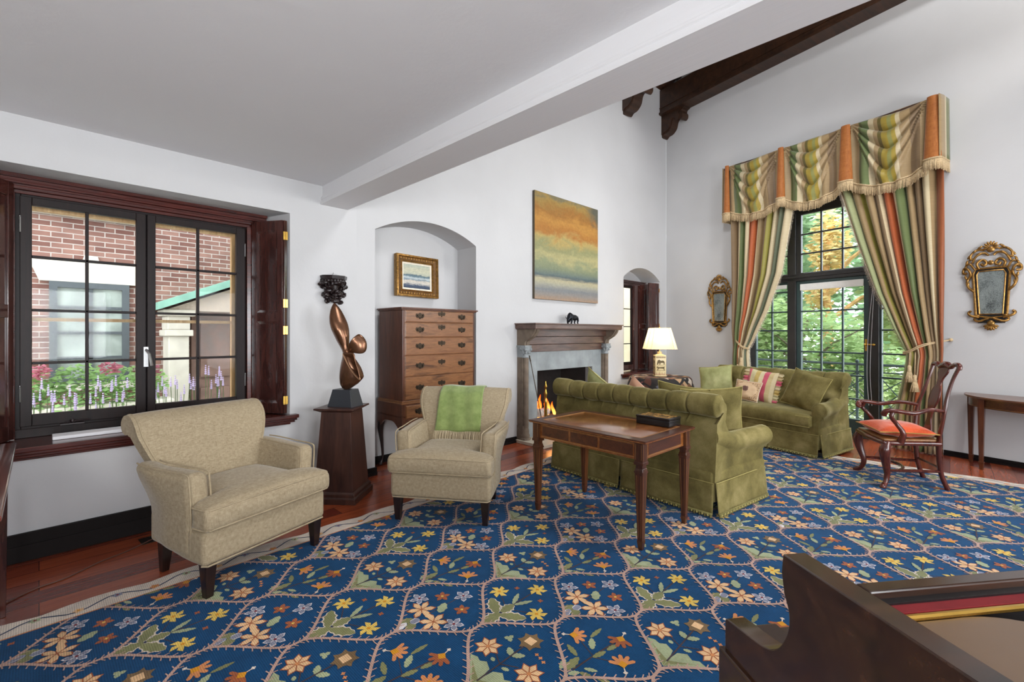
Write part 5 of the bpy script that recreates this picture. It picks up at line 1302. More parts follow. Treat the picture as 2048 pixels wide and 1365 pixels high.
for sx_ in (-1, 1):
    for sy_ in (-1, 1):
        b = MB(); x, y = sx_ * .455, sy_ * .295
        def sq(z0, z1, a, c_): b.add([(x + i * a, y + j * a, z0) for i, j in ((-1, -1), (1, -1), (1, 1), (-1, 1))] + [(x + i * c_, y + j * c_, z1) for i, j in ((-1, -1), (1, -1), (1, 1), (-1, 1))], [(3, 2, 1, 0), (4, 5, 6, 7), (0, 1, 5, 4), (1, 2, 6, 5), (2, 3, 7, 6), (3, 0, 4, 7)])
        sq(.565, .69, .030, .030); sq(.548, .567, .034, .034); sq(.525, .548, .024, .024); sq(.505, .525, .030, .026); sq(.495, .505, .033, .033); sq(.06, .495, .017, .029); sq(0, .06, .013, .020)
        o = b.build('leg', M_tableleg, T, smooth=None, bevel=.0015)
        b = MB()
        for dx, dy in ((-1, 0), (1, 0), (0, -1), (0, 1)):
            for e in (-.016, .016):
                p0 = (x + dx * .0292 + (e if dy else 0), y + dy * .0292 + (e if dx else 0), .48); p1 = (x + dx * .0175 + (e * .5 if dy else 0), y + dy * .0175 + (e * .5 if dx else 0), .08); b.tube([p0, p1], .0011, 4)
                p0 = (x + dx * .0302 + (e * 1.3 if dy else 0), y + dy * .0302 + (e * 1.3 if dx else 0), .58); p1 = (p0[0], p0[1], .68); b.tube([p0, p1], .0012, 4)
        b.build('stringing', M_inlay, o)
T = thing('keepsake_box', 'black lacquered box with a painted lid at one end of the inlaid table', 'box', (3.235, 1.585, .722), -92.9)
b = MB(); b.rbox(-.135, .135, -.085, .085, 0, .045, .003, (1, 1, 1), 2); b.build('body', M_black, T, smooth=40)
b = MB(); b.rbox(-.137, .137, -.087, .087, .046, .063, .003, (1, 1, 1), 2); o = b.build('lid', M_black, T, smooth=40)
n = NT('painted_lid'); f = n.noise(n.coord('Object', (1, 1, 1)), 17, 5, .7, 1.5)
M_lid = n.pbr(n.ramp(f, [(.36, C(40, 30, 22)), (.46, C(120, 84, 40)), (.6, C(196, 150, 80)), (.68, C(206, 190, 130))]), .25)
MB().box(-.12, .12, -.07, .07, .0625, .0642).build('lid_painting', M_lid, o, smooth=None)

# ------------------------------------------------------------------ round skirted table and lamp
T = thing('round_table', 'round table under a patchwork print cloth in the corner by the small window', 'table', (6.89, 3.345, 0), 0)
n = NT('patchwork_print'); v = n.coord('Object', (1, 1, 1)); vo = n.n('TexVoronoi'); vo.distance = 'CHEBYCHEV'; n.t.links.new(n.coord('Object', (1, 1, 1), (.5, .6, .7)), vo.inputs[0]); vo.inputs['Scale'].default_value = 9
sx = n.n('SeparateColor'); n.t.links.new(vo.outputs[1], sx.inputs[0])
c1 = n.ramp(sx.outputs[0], [(0, C(120, 84, 56)), (.2, C(40, 34, 32)), (.38, C(176, 140, 104)), (.55, C(88, 50, 38)), (.7, C(216, 200, 184)), (.82, C(140, 84, 80)), (.92, C(90, 90, 98))], 'CONSTANT')
wv = n.n('TexWave'); n.t.links.new(n.coord('Object', (1, 1, 1), (.5, .6, .7)), wv.inputs[0]); wv.inputs['Scale'].default_value = 26
M_patch = n.pbr(n.mix(.35, n.mix(n.ramp(vo.outputs[0], [(.40, (0, 0, 0, 1)), (.47, (1, 1, 1, 1))]), c1, C(30, 26, 26)), n.ramp(wv.outputs[0], [(.2, (.6, .6, .6, 1)), (.5, (1.1, 1.1, 1.1, 1))]), 'MULTIPLY'), .8, 0)
b = MB(); b.lathe([(.03, .02), (.2, .02), (.2, .04), (.04, .08), (.035, .66), (.2, .68), (.455, .69), (.455, .71)], 24); b.build('base', M_legdark, T, smooth=40)
def cl(u, v):
    a = 2 * pi * u
    if v < .35: r_ = .47 * v / .35; z = .722 - .004 * (v / .35) ** 6
    else:
        t = (v - .35) / .65; r_ = .475 + .03 * smoothstep(0, .3, t) + .05 * t + .028 * t * sin(a * 11); z = .718 - .69 * t
    return (r_ * cos(a), r_ * sin(a), z)
b = MB(); b.surf(132, 24, cl, close_u=True); b.build('tablecloth', M_patch, T, smooth=180)
T = thing('table_lamp', 'lit lamp with square animal-painted cream vase base and cream tapered shade', 'lamp', (6.93, 3.37, .722), -52)
b = MB(); b.rbox(-.085, .085, -.085, .085, .012, .335, .008, (1, 1, 1), 2); b.rbox(-.092, .092, -.092, .092, 0, .014, .004, (1, 1, 1), 2); b.lathe([(.085, .325), (.06, .345), (.035, .355), (.035, .385), (.04, .39)], 16)
n = NT('cream_ceramic'); M_cer = n.pbr(n.ramp(n.noise(n.coord(), 8, 3), [(.3, C(206, 184, 132)), (.7, C(232, 216, 170))]), .25)
o = b.build('vase', M_cer, T, smooth=35)
M_lion = plain('painted_olive_brown', C(92, 74, 26), .5); M_red = plain('painted_red', C(140, 62, 40), .5)
b = MB()
lion = [(-.06, .0), (-.055, .045), (-.045, .07), (-.02, .08), (.0, .062), (.035, .066), (.055, .055), (.062, .03), (.055, .0), (.045, .0), (.045, .025), (.03, .028), (.0, .028), (-.01, .0), (-.022, .0), (-.02, .024), (-.035, .02), (-.045, .0)]
cat = [(-.065, .045), (-.06, .062), (-.045, .06), (-.03, .05), (.03, .055), (.055, .06), (.07, .068), (.055, .045), (.06, .0), (.05, .0), (.042, .026), (.0, .03), (-.03, .028), (-.045, .0), (-.055, .0), (-.048, .035)]
for rot in range(4):
    ca_, sa_ = cos(rot * pi / 2), sin(rot * pi / 2)
    def pf(y, ca_=ca_, sa_=sa_): return lambda a, z: (a * ca_ - y * sa_, a * sa_ + y * ca_, z)
    b.prism([(x, z + .185) for x, z in lion], pf(-.0855), pf(-.0862)); b.prism([(x, z + .095) for x, z in cat], pf(-.0855), pf(-.0862))
    for z in (.178, .09): b.prism([(-.07, z), (.07, z), (.07, z + .004), (-.07, z + .004)], pf(-.0855), pf(-.0862))
    for k in range(9): b.prism([(-.075 + k * .017, .29), (-.063 + k * .017, .29), (-.066 + k * .017, .318), (-.074 + k * .017, .312)], pf(-.0855), pf(-.0862))
    for k in range(7): b.prism([(-.075 + k * .022, .02), (-.062 + k * .022, .02), (-.066 + k * .022, .075 - (k % 2) * .02)], pf(-.0855), pf(-.0862), 1)
b.build('painted_animals', [M_lion, M_red], o, smooth=None)
b = MB(); b.tube([(0, 0, .385), (0, 0, .50)], .008, 8); b.tube([(0, 0, .50), (0, 0, .78)], .003, 6); b.ball((0, 0, .785), .01); b.build('stem', M_brass, T)
n = NT('lit_shade'); d = n.n('BsdfTranslucent'); d.inputs[0].default_value = C(250, 236, 200); d2 = n.n('BsdfDiffuse'); d2.inputs[0].default_value = C(246, 234, 206)
mx = n.n('MixShader'); mx.inputs[0].default_value = .6; n.t.links.new(d2.outputs[0], mx.inputs[1]); n.t.links.new(d.outputs[0], mx.inputs[2]); n.t.links.new(mx.outputs[0], n.out.inputs[0]); M_shade = n.m
def oct_(h, c_): return [(-h, -h + c_), (-h + c_, -h), (h - c_, -h), (h, -h + c_), (h, h - c_), (h - c_, h), (-h + c_, h), (-h, h - c_)]
b = MB(); A_, B_ = oct_(.235, .06), oct_(.150, .04)
b.add([(x, y, .435) for x, y in A_] + [(x, y, .770) for x, y in B_], [(k, (k + 1) % 8, 8 + (k + 1) % 8, 8 + k) for k in range(8)])
o = b.build('lamp_shade', M_shade, T, smooth=None)
b = MB(); b.tube([(x, y, .435) for x, y in A_ + A_[:1]], .005, 6); b.tube([(x, y, .770) for x, y in B_ + B_[:1]], .005, 6)
for (p, q) in zip(A_, B_): b.tube([(p[0], p[1], .435), (q[0], q[1], .770)], .004, 5)
b.build('trim', M_creamlight, o)
b = MB(); b.ball((0, 0, .56), .032, sc=(1, 1, 1.3)); b.build('bulb', emis('bulb_glow', (1, .8, .5, 1), 22), T)
L = bpy.data.lights.new('lamp_bulb_light', 'POINT'); L.energy = 9; L.color = (1, .82, .56); L.shadow_soft_size = .05
lo_ = bpy.data.objects.new('lamp_bulb_light', L); COL.objects.link(lo_); lo_.location = (6.93, 3.37, .722 + .64)
# ------------------------------------------------------------------ queen anne armchair by the door
T = thing('carved_armchair', 'red mahogany open armchair with pierced vase splat standing in front of the right curtain', 'chair', (5.525, .544, .012), -153)
def path_r(p, rs, n=4):
    P_ = curve(p, n); k = len(P_); R_ = [interp([(i / (len(rs) - 1), r) for i, r in enumerate(rs)], j / (k - 1)) for j in range(k)]; return P_, R_
for s in (-1, 1):
    b = MB(); P_, R_ = path_r([(s * .255, .02, .41), (s * .275, -.005, .34), (s * .265, .005, .25), (s * .235, .03, .12), (s * .25, .01, .04), (s * .28, -.02, .012), (s * .285, -.025, 0)], [.034, .044, .036, .024, .019, .026, .022]); b.tube(P_, R_, 12)
    b.build('leg', M_chair, T, smooth=60)
    b = MB(); P_, R_ = path_r([(s * .19, .43, .43), (s * .185, .44, .25), (s * .185, .455, .13), (s * .19, .50, 0)], [.021, .020, .019, .020]); b.tube(P_, R_, 8, up=(1, 0, 0)); b.build('leg', M_chair, T, smooth=50)
    b = MB(); P_, R_ = path_r([(s * .19, .43, .42), (s * .205, .445, .56), (s * .21, .465, .70), (s * .185, .50, .84), (s * .18, .54, .98), (s * .19, .575, 1.08)], [.021, .020, .019, .017, .016, .018]); b.tube(P_, R_, 8, sq=.8, up=(1, 0, 0)); b.build('back_stile', M_chair, T, smooth=50)
    b = MB(); P_, R_ = path_r([(s * .208, .46, .70), (s * .25, .34, .715), (s * .30, .20, .685), (s * .30, .08, .70), (s * .28, .01, .695), (s * .262, -.012, .665), (s * .258, .012, .65)], [.016, .018, .019, .020, .022, .02, .014]); b.tube(P_, R_, 10); b.ball((s * .262, .0, .674), .024, seg=8, ring=6)
    b.build('armrest', M_chair, T, smooth=60)
    b = MB(); P_, R_ = path_r([(s * .262, .12, .42), (s * .285, .13, .50), (s * .272, .085, .58), (s * .292, .04, .64), (s * .285, .05, .69)], [.030, .022, .017, .018, .018]); b.tube(P_, R_, 10); b.build('arm_support', M_chair, T, smooth=60)
    b = MB(); P_, R_ = path_r([(s * .238, .03, .15), (s * .215, .22, .155), (s * .187, .45, .16)], [.012, .015, .012]); b.tube(P_, R_, 8); b.build('stretcher', M_chair, T)
b = MB(); P_, R_ = path_r([(-.222, .12, .153), (-.12, .20, .155), (0, .225, .155), (.12, .20, .155), (.222, .12, .153)], [.010, .013, .015, .013, .010]); b.tube(P_, R_, 8); P_, R_ = path_r([(-.186, .45, .19), (.186, .45, .19)], [.011, .011]); b.tube(P_, R_, 8); b.build('stretcher', M_chair, T)
b = MB(); b.rbox(-.29, .29, -.035, .455, .385, .425, .018, (10, 8, 1), 3, fn=lambda x, y, z: (x * lerp(1.0, .74, smoothstep(0, .45, y)), y - .015 * cos(x * 8) * smoothstep(.1, -.03, y), z)); b.build('seat_rail', M_chair, T, smooth=50)
b = MB(); b.rbox(-.265, .265, -.01, .43, .42, .442, .010, (8, 8, 1), 2, fn=lambda x, y, z: (x * lerp(1.0, .72, smoothstep(0, .45, y)), y, z)); b.build('seat', wood('cane_seat_gold', C(120, 78, 40), C(160, 112, 62), .4, 'x', 10), T, smooth=50)
b = MB(); P_, R_ = path_r([(-.20, .575, 1.07), (-.185, .582, 1.105), (-.13, .58, 1.11), (-.08, .578, 1.085), (-.04, .578, 1.10), (0, .578, 1.108), (.04, .578, 1.10), (.08, .578, 1.085), (.13, .58, 1.11), (.185, .582, 1.105), (.20, .575, 1.07)], [.015, .017, .017, .018, .022, .024, .022, .018, .017, .017, .015]); b.tube(P_, R_, 8, sq=1.3)
b.build('crest_rail', M_chair, T, smooth=60)
def backy(z): return interp([(.43, .43), (.56, .445), (.70, .465), (.84, .50), (.98, .54), (1.1, .578)], z)
out = curve2([(.065, .48), (.050, .54), (.030, .60), (.040, .68), (.070, .76), (.075, .82), (.055, .88), (.032, .92), (.040, .98), (.070, 1.03), (.065, 1.09)], 4)
def spl(u, v):
    i = v * (len(out) - 1); k = min(len(out) - 2, int(i)); f = i - k; w_ = lerp(out[k][0], out[k + 1][0], f); z = lerp(out[k][1], out[k + 1][1], f)
    return ((2 * u - 1) * w_, backy(z) + .004, z)
b = MB(); b.surf(8, 30, spl); b.build('splat', M_chair, T, smooth=60, solid=.012)
b = MB(); b.box(-.19, .19, .425, .455, .455, .485); b.build('shoe_rail', M_chair, T, smooth=None, bevel=.006)
M_olivecord = plain('gold_cord', C(170, 130, 60), .6)
pc = pillow('chair_cushion', 'flat orange silk cushion lying on the seat of the mahogany open armchair', (0, 0, 0), (0, 0, 0), .50, .44, .13, M_orange, M_olivecord, cat='cushion')
a = radians(-153); pc.location = (5.525 + 0 * cos(a) - .19 * sin(a), .544 + .19 * cos(a), .012 + .442 + .055); pc.rotation_euler = (radians(90), 0, a)

# ------------------------------------------------------------------ demilune table
T = thing('demilune_table', 'half-round mahogany side table with slim tapered legs against the wall by the curtains', 'table', (6.985, -.745, 0), W2['rotz'])
def half(rx, ry, n_=28): return [(-rx, 0)] + [(-rx * cos(pi * k / n_), -ry * sin(pi * k / n_)) for k in range(1, n_)] + [(rx, 0)]
b = MB(); b.prism(half(.64, .56), lambda a, c_: (a, c_, .735), lambda a, c_: (a, c_, .75)); b.prism(half(.632, .552), lambda a, c_: (a, c_, .729), lambda a, c_: (a, c_, .735))
b.build('tabletop', wood('demilune_top', C(92, 56, 40), C(128, 84, 60), .3, 'x', 6, .3), T, smooth=30)
b = MB(); b.prism(half(.605, .525), lambda a, c_: (a, c_, .635), lambda a, c_: (a, c_, .73)); o = b.build('apron', M_tabledark, T, smooth=30)
b = MB()
for z in (.645, .72): P_ = half(.608, .528); b.tube([(x, y, z) for x, y in P_], .0022, 4)
b.build('stringing', M_inlay, o)
for x, y in ((-.585, -.05), (-.43, -.375), (.43, -.375), (.585, -.05)):
    b = MB()
    def sq(z0, z1, a, c_): b.add([(x + i * a, y + j * a, z0) for i, j in ((-1, -1), (1, -1), (1, 1), (-1, 1))] + [(x + i * c_, y + j * c_, z1) for i, j in ((-1, -1), (1, -1), (1, 1), (-1, 1))], [(3, 2, 1, 0), (4, 5, 6, 7), (0, 1, 5, 4), (1, 2, 6, 5), (2, 3, 7, 6), (3, 0, 4, 7)])
    sq(0, .07, .013, .018); sq(.07, .08, .021, .021); sq(.08, .64, .016, .025); sq(.64, .73, .025, .025)
    b.build('leg', M_tableleg, T, smooth=None, bevel=.001)

# ------------------------------------------------------------------ gilt mirrors
def mirror(label, yw):
    T = thing('gilt_mirror', label, 'mirror', (7.2426 + .2637 * yw - .004, yw, 1.435), W2['rotz'], 'pair of carved gilt mirrors'); T.scale = (.94, 1, 1.02)
    b = MB(); gl = [(-.095, .175), (.095, .175), (.118, .60), (.10, .635), (-.10, .635), (-.118, .60)]
    b.prism(gl, lambda a, z: (a, -.022, z), lambda a, z: (a, -.010, z)); b.build('glass', M_mirror, T, smooth=None)
    fr_ = [(-.125, .155), (-.15, .61), (-.125, .665), (.125, .665), (.15, .61), (.125, .155), (0, .135)]
    b = MB(); b.prism([(-.12, .15), (.12, .15), (.147, .61), (.12, .66), (-.12, .66), (-.147, .61)], lambda a, z: (a, -.012, z), lambda a, z: (a, .0, z)); b.box(-.11, .11, -.012, 0, .08, .152)
    o = b.build('back_plate', M_black, T, smooth=None)
    b = MB(); b.tube([(x, -.024, z) for x, z in gl + gl[:1]], .007, 6); b.tube([(x, -.018, z) for x, z in fr_ + fr_[:1]], .012, 8)
    b.build('frame', M_gilt, T)
    b = MB()
    def scr(pts, r): b.tube([(p.x, -.022 - .01 * sin(i * .5), p.y) for i, p in enumerate(curve([(x, z, 0) for x, z in pts], 4))], r, 7)
    for s in (-1, 1):
        scr([(s * .14, .42), (s * .185, .47), (s * .20, .54), (s * .17, .60), (s * .185, .66), (s * .225, .68), (s * .235, .63), (s * .20, .62)], .013)
        scr([(s * .135, .66), (s * .17, .72), (s * .21, .71), (s * .215, .66)], .011)
        scr([(s * .10, .665), (s * .115, .72), (s * .07, .76), (s * .035, .72), (s * .06, .69), (s * .08, .715)], .013)
        scr([(s * .155, .73), (s * .12, .80), (s * .06, .83), (s * .02, .80)], .012)
        scr([(s * .17, .76), (s * .165, .82), (s * .11, .87), (s * .06, .86)], .012)
        scr([(s * .10, .14), (s * .165, .16), (s * .19, .19), (s * .17, .21)], .013)
        scr([(s * .02, .13), (s * .10, .10), (s * .14, .12), (s * .12, .15)], .012)
        for (x, z, a_) in ((.19, .50, .2), (.21, .58, -.2), (.18, .80, .6), (.14, .85, .8), (.20, .74, .3), (.09, .89, .9), (.16, .77, 1.2), (.12, .16, 1.4), (.10, .82, 1.0)):
            b.ball((s * x, -.028, z), .022, seg=7, ring=5, sc=(.55, .5, 1.3), rot=Matrix.Rotation(-s * a_ , 3, 'Y'))
    b.ball((0, -.03, .72), .026, seg=8, ring=6, sc=(1, .5, 1)); b.ball((0, -.03, .86), .034, seg=8, ring=6, sc=(1, .5, 1))
    for k in range(9):
        a_ = -pi / 2 * 1.1 + k * pi * 1.1 / 8; b.ball((.045 * sin(a_), -.03, .88 + .045 * cos(a_)), .018, seg=6, ring=5, sc=(.6, .5, 1.5), rot=Matrix.Rotation(a_, 3, 'Y'))
    for k in range(7):
        a_ = -1.3 + k * 2.6 / 6; b.ball((.035 * sin(a_), -.026, .06 - .03 * cos(a_)), .024, seg=6, ring=5, sc=(.55, .5, 1.4), rot=Matrix.Rotation(-a_, 3, 'Y'))
    b.ball((0, -.03, .075), .034, seg=10, ring=6, sc=(1, .5, 1)); b.ball((0, -.02, .012), .012)
    b.build('carved_ornament', M_gilt, T, smooth=60)
mirror('carved gilt mirror between the room corner and the left curtain', 2.80)
mirror('carved gilt mirror above the half-round table, right of the curtains', -.325)

# ------------------------------------------------------------------ curtains
def stripes(name, stops, distort=.0):
    n = NT(name); v = n.coord('UV'); sx = n.n('SeparateXYZ'); n.t.links.new(v, sx.inputs[0])
    col = n.ramp(sx.outputs[0], stops, 'CONSTANT')
    f = n.noise(n.coord('Object', (60, 60, 2)), 2, 4); slub = n.noise(n.coord('Object', (3, 3, 90)), 2, 4)
    col = n.mix(.35, col, n.ramp(slub, [(.3, (.75, .74, .7, 1)), (.65, (1.08, 1.07, 1.05, 1))]), 'MULTIPLY')
    p = n.n('BsdfPrincipled'); n.t.links.new(col, p.inputs['Base Color']); p.inputs['Roughness'].default_value = .42; p.inputs['Sheen Weight'].default_value = .3; p.inputs['Specular IOR Level'].default_value = .35
    n.t.links.new(n.bump(slub, .2, .003), p.inputs['Normal'])
    t = n.n('BsdfTranslucent'); n.t.links.new(col, t.inputs[0]); mx = n.n('MixShader'); mx.inputs[0].default_value = .22
    n.t.links.new(p.outputs[0], mx.inputs[1]); n.t.links.new(t.outputs[0], mx.inputs[2]); n.t.links.new(mx.outputs[0], n.out.inputs[0]); return n.m
TAN, TAUPE, CREAM, OLIVE, GREEN, ORANGE, TEAL, RUST = C(172, 146, 106), C(136, 112, 82), C(214, 198, 162), C(158, 150, 72), C(112, 126, 78), C(190, 100, 56), C(122, 132, 108), C(162, 92, 54)
M_cur_r = stripes('curtain_stripe_right', [(0, CREAM), (.05, C(170, 176, 130)), (.12, TAN), (.18, OLIVE), (.26, TAN), (.34, TAUPE), (.38, CREAM), (.42, ORANGE), (.52, CREAM), (.57, GREEN), (.67, TAN), (.72, TAUPE), (.82, CREAM), (.87, TAN), (.93, RUST)])
M_cur_l = stripes('curtain_stripe_left', [(0, TAN), (.06, TAUPE), (.13, CREAM), (.19, GREEN), (.29, CREAM), (.34, ORANGE), (.45, CREAM), (.51, TAN), (.60, TAUPE), (.66, OLIVE), (.74, CREAM), (.82, TEAL), (.90, CREAM)])
M_swag = stripes('swag_stripe', [(0, TAN), (.12, C(92, 98, 54)), (.16, GREEN), (.26, CREAM), (.34, TAN), (.40, C(112, 100, 50)), (.45, C(168, 146, 60)), (.53, C(150, 150, 90)), (.58, C(176, 154, 66)), (.63, CREAM), (.68, TAN), (.80, TAUPE), (.92, TAN)])
def drape(label, mat, xo, xi, n_pl, flip):
    T = thing('curtain', label, 'curtain', W2['loc'], W2['rotz'], 'striped silk curtains'); rr = random.Random(n_pl)
    ph = [rr.uniform(-.4, .4) for _ in range(40)]
    def f(u, v):
        z = lerp(3.55, .015, v); o_, i_ = interp(xo, z), interp(xi, z)
        uu = u if not flip else u
        x = lerp(i_, o_, u) if flip else lerp(o_, i_, u)
        w_ = abs(i_ - o_); amp = lerp(.062, .038, min(1, (w_ - .2) / .8)) * (1 - .35 * smoothstep(1.5, 1.2, z) * smoothstep(1.0, 1.2, z))
        k = u * n_pl; a_ = 2 * pi * (k + .18 * sin(k * 1.7 + ph[3]) + .05 * sin(z * 2 + k))
        y = -.115 + amp * sin(a_) + .02 * sin(k * 2.3 + z * 1.3)
        return (x + .012 * cos(a_) , y, z)
    b = MB(); b.surf(int(n_pl * 14), 60, f); b.build('panel', mat, T, smooth=180, solid=.003)
    # fringe along the leading edge
    b = MB(); ue = 0 if flip else 1; sg = -1 if flip else 1
    for k in range(230):
        v = k / 229; p = f(ue, v); L = .045 * rr.uniform(.75, 1.15)
        b.tube([p, (p[0] + sg * L * .7, p[1] - .006, p[2] - L * .45)], [.0045, .0022], 3)
    for k in range(59): b.tube([f(ue, k / 59), f(ue, (k + 1) / 59)], .006, 4)
    b.build('fringe', M_creamlight, T, smooth=180)
    zt = 1.16; xi_, xo_ = interp(xi, zt), interp(xo, zt)
    hook = (xo_ + (.0 if flip else -.02) + (.03 if flip else -.03), -.01, 1.33)
    b = MB()
    for dz in (0, .018):
        mid = (lerp(xi_, xo_, .15), -.20, zt + dz + .02)
        b.tube(curve([hook, (lerp(xo_, xi_, .45), -.20, zt + .10 + dz), mid, (xi_ - (.02 if flip else -.02), -.15, zt + dz), (xi_ + (.04 if flip else -.04), -.06, zt + dz)], 5), .007, 6)
    b.ball(hook, .02); 
    b.build('tieback_cord', M_cream, T)
    for q, (dx, L) in enumerate(((.0, .13), (.05 if flip else -.05, .24))):
        x = xi_ + (.06 if flip else -.06) + dx; x0 = x
        b = MB(); b.tube([(x, -.20, zt + .02), (x, -.215, zt - L)], .005, 5); b.lathe([(.010, .0), (.022, -.02), (.018, -.05), (.024, -.07), (.02, -.085)][::-1], 12, (x, -.215), z=zt - L)
        for k in range(40):
            a_ = 2 * pi * k / 40; r0, r1_ = .018, .042 * rr.uniform(.8, 1.1)
            b.tube([(x + r0 * cos(a_), -.215 + r0 * sin(a_), zt - L - .08), (x + r1_ * cos(a_), -.215 + r1_ * sin(a_), zt - L - .20)], [.005, .004], 4)
        b.build('tassel', M_cream, T, smooth=180)
drape('striped silk curtain right of the french door, tied back behind the open armchair', M_cur_r, [(0, -.02), (4, -.02)], [(0, -.50), (.5, -.47), (.95, -.38), (1.16, -.36), (1.45, -.48), (1.9, -.66), (2.6, -.87), (3.3, -1.06), (3.6, -1.14)], 10, True)
drape('narrow striped silk curtain left of the french door, tied back behind the tufted sofa', M_cur_l, [(0, -2.58), (1.16, -2.58), (1.5, -2.60), (3.6, -2.64)], [(0, -2.26), (.95, -2.32), (1.16, -2.33), (1.30, -2.25), (1.75, -2.03), (2.3, -1.83), (3.3, -1.66), (3.6, -1.62)], 9, False)
T = thing('valance', 'swagged silk valance with rust jabots and bullion fringe above the french door', 'valance', W2['loc'], W2['rotz'])
b = MB(); b.box(-2.69, -.02, -.20, -.0, 4.06, 4.09); b.build('board', M_stand, T, smooth=None)
jab = [(-2.665, -2.56), (-1.830, -1.705), (-1.03, -.865), (-.165, -.005)]
fr_r = random.Random(4)
def fringe_run(b, fn, k, L, r=.0042):
    for i in range(k):
        t = (i + .5) / k; p = fn(t); l_ = L * fr_r.uniform(.9, 1.06)
        b.tube([(p[0], p[1], p[2] + .01), (p[0] + fr_r.uniform(-.004, .004), p[1] - .004 + fr_r.uniform(-.006, .006), p[2] - l_)], [r, r * .8], 4)
    P_ = [fn(i / 40) for i in range(41)]; b.tube([(p[0], p[1] - .006, p[2] + .004) for p in P_], .009, 6)
for q in range(3):
    xa, xb = jab[q][1] - .03, jab[q + 1][0] + .03
    ze, zm = ((3.36, 3.25), (3.35, 3.23), (3.35, 3.23))[q]
    seed = q * 1.7
    def g(u, v, xa=xa, xb=xb, ze=ze, zm=zm, seed=seed):
        c_ = 2 * u - 1; zb = lerp(zm, ze, c_ * c_)
        e = max(.10, 1 - abs(c_) ** 1.5)
        w_ = v / (.95 * e)
        fold = 0
        if w_ < 1.25:
            ph_ = 2 * pi * (3.6 * min(w_, 1.25) ** .9) + .8 * sin(seed + 2 * c_)
            fold = (abs(sin(ph_ / 2)) ** .7 - .5) * .085 * smoothstep(1.25, .95, w_) * smoothstep(0, .06, v + .03) * (.5 + .5 * e)
        vert = .022 * sin(c_ * 13 + seed) * smoothstep(.75, 1.2, w_)
        bulge = .055 * sin(pi * min(1, v * 1.05)) * e
        x = lerp(xa, xb, u); z = lerp(4.095, zb, v) + .01 * fold / .028 * .6
        return (x + .012 * sin(v * 9 + seed) * e, -.205 - bulge - fold - vert, z)
    b = MB(); b.surf(64, 110, g); o = b.build('swag', M_swag, T, smooth=180)
    b = MB(); fringe_run(b, lambda t: g(t, 1), 110, .115); b.build('fringe', M_cream, T, smooth=180)
for i, (a_, c_) in enumerate(jab):
    zb = (3.33, 3.36, 3.37, 3.38)[i]; m_ = (a_ + c_) / 2
    def jf(u, v, a_=a_, c_=c_, zb=zb, m_=m_):
        w_ = lerp(.62, 1, v); th = lerp(-pi / 2 * .95, pi / 2 * .95, u)
        return (m_ + (c_ - a_) / 2 * w_ * sin(th) * 1.02, -.235 - .05 * cos(th) * lerp(.6, 1.1, v), lerp(4.10, zb, v))
    b = MB(); b.surf(14, 16, jf); b.build('jabot', M_rustcl, T, smooth=180)
    b = MB(); fringe_run(b, lambda t: jf(t, 1), 34, .13, .005); b.build('fringe', M_cream, T, smooth=180)
M_ret = stripes('return_stripe', [(0, TAN), (.45, CREAM), (.6, C(112, 116, 56))])
b = MB(); b.surf(6, 10, lambda u, v: (-.022 + .016 * smoothstep(0, .3, u) + .006 * v, -.275 + .275 * u, lerp(4.095, 3.38, v))); b.surf(6, 10, lambda u, v: (-2.695 - .006 * v, -.23 + .23 * u, lerp(4.09, 3.34, v))); b.build('return', M_ret, T, smooth=180, solid=.004)
b = MB(); fringe_run(b, lambda t: (-.004, -.23 + .23 * t, 3.38), 26, .13, .005); fringe_run(b, lambda t: (-2.70, -.23 + .23 * t, 3.34), 26, .13, .005); b.build('fringe', M_cream, T, smooth=180)

# ------------------------------------------------------------------ grand piano in the foreground
T = thing('grand_piano', 'polished dark walnut grand piano with open top in the near right foreground', 'piano', (.937, .219, 0), -38.4)
pr = [(-1.45, .70), (-1.45, 1.0)] + [(.0, 1.0), (.004, .965), (-.002, .93)] + curve2([(-.002, .93), (-.014, .90), (-.012, .868), (.004, .832), (.026, .808), (.052, .796), (.078, .790)], 5)[1:] + [(.170, .776), (.176, .772), (.176, .70)]
b = MB(); b.prism(pr, lambda a_, z: (0, a_, z), lambda a_, z: (.045, a_, z)); b.build('cheek_panel', M_piano, T, smooth=30, bevel=.0025)
b = MB(); b.prism(pr, lambda a_, z: (1.43, a_, z), lambda a_, z: (1.475, a_, z)); b.build('cheek_panel', M_piano, T, smooth=30, bevel=.0025)
b = MB(); b.box(-.008, 1.483, -1.45, .188, .575, .706); b.build('key_bed', M_piano, T, smooth=None, bevel=.004)
b = MB(); b.box(.045, 1.43, -.13, -.104, .74, 1.0); b.build('nameboard', M_piano, T, smooth=None, bevel=.003)
b = MB(); b.box(.045, 1.43, -.104, -.02, .735, .80); b.box(.045, 1.43, -.05, -.02, .80, .90); b.build('fallboard', M_piano, T, smooth=None, bevel=.004)
b = MB(); b.box(.045, 1.43, .125, .16, .70, .755); b.box(.045, .11, -.02, .16, .70, .765); b.box(1.365, 1.43, -.02, .16, .70, .765); b.build('key_slip', M_piano, T, smooth=None, bevel=.004)
b = MB(); b2 = MB(); kw = 1.255 / 52
for k in range(52): b.box(.11 + k * kw + .0006, .11 + (k + 1) * kw - .0006, -.02, .124, .725, .748)
for k in range(51):
    if k % 7 in (1, 2, 4, 5, 6): b2.box(.11 + (k + 1) * kw - .006, .11 + (k + 1) * kw + .006, -.02, .075, .748, .759)
b.build('white_keys', plain('ivory', C(232, 226, 208), .3), T, smooth=None); b2.build('black_keys', M_black, T, smooth=None)
b = MB(); b.box(.045, 1.43, -.143, -.130, .70, .988); b.box(.045, 1.43, -.160, -.143, .70, .976); b.build('pin_block', M_black, T, smooth=None)
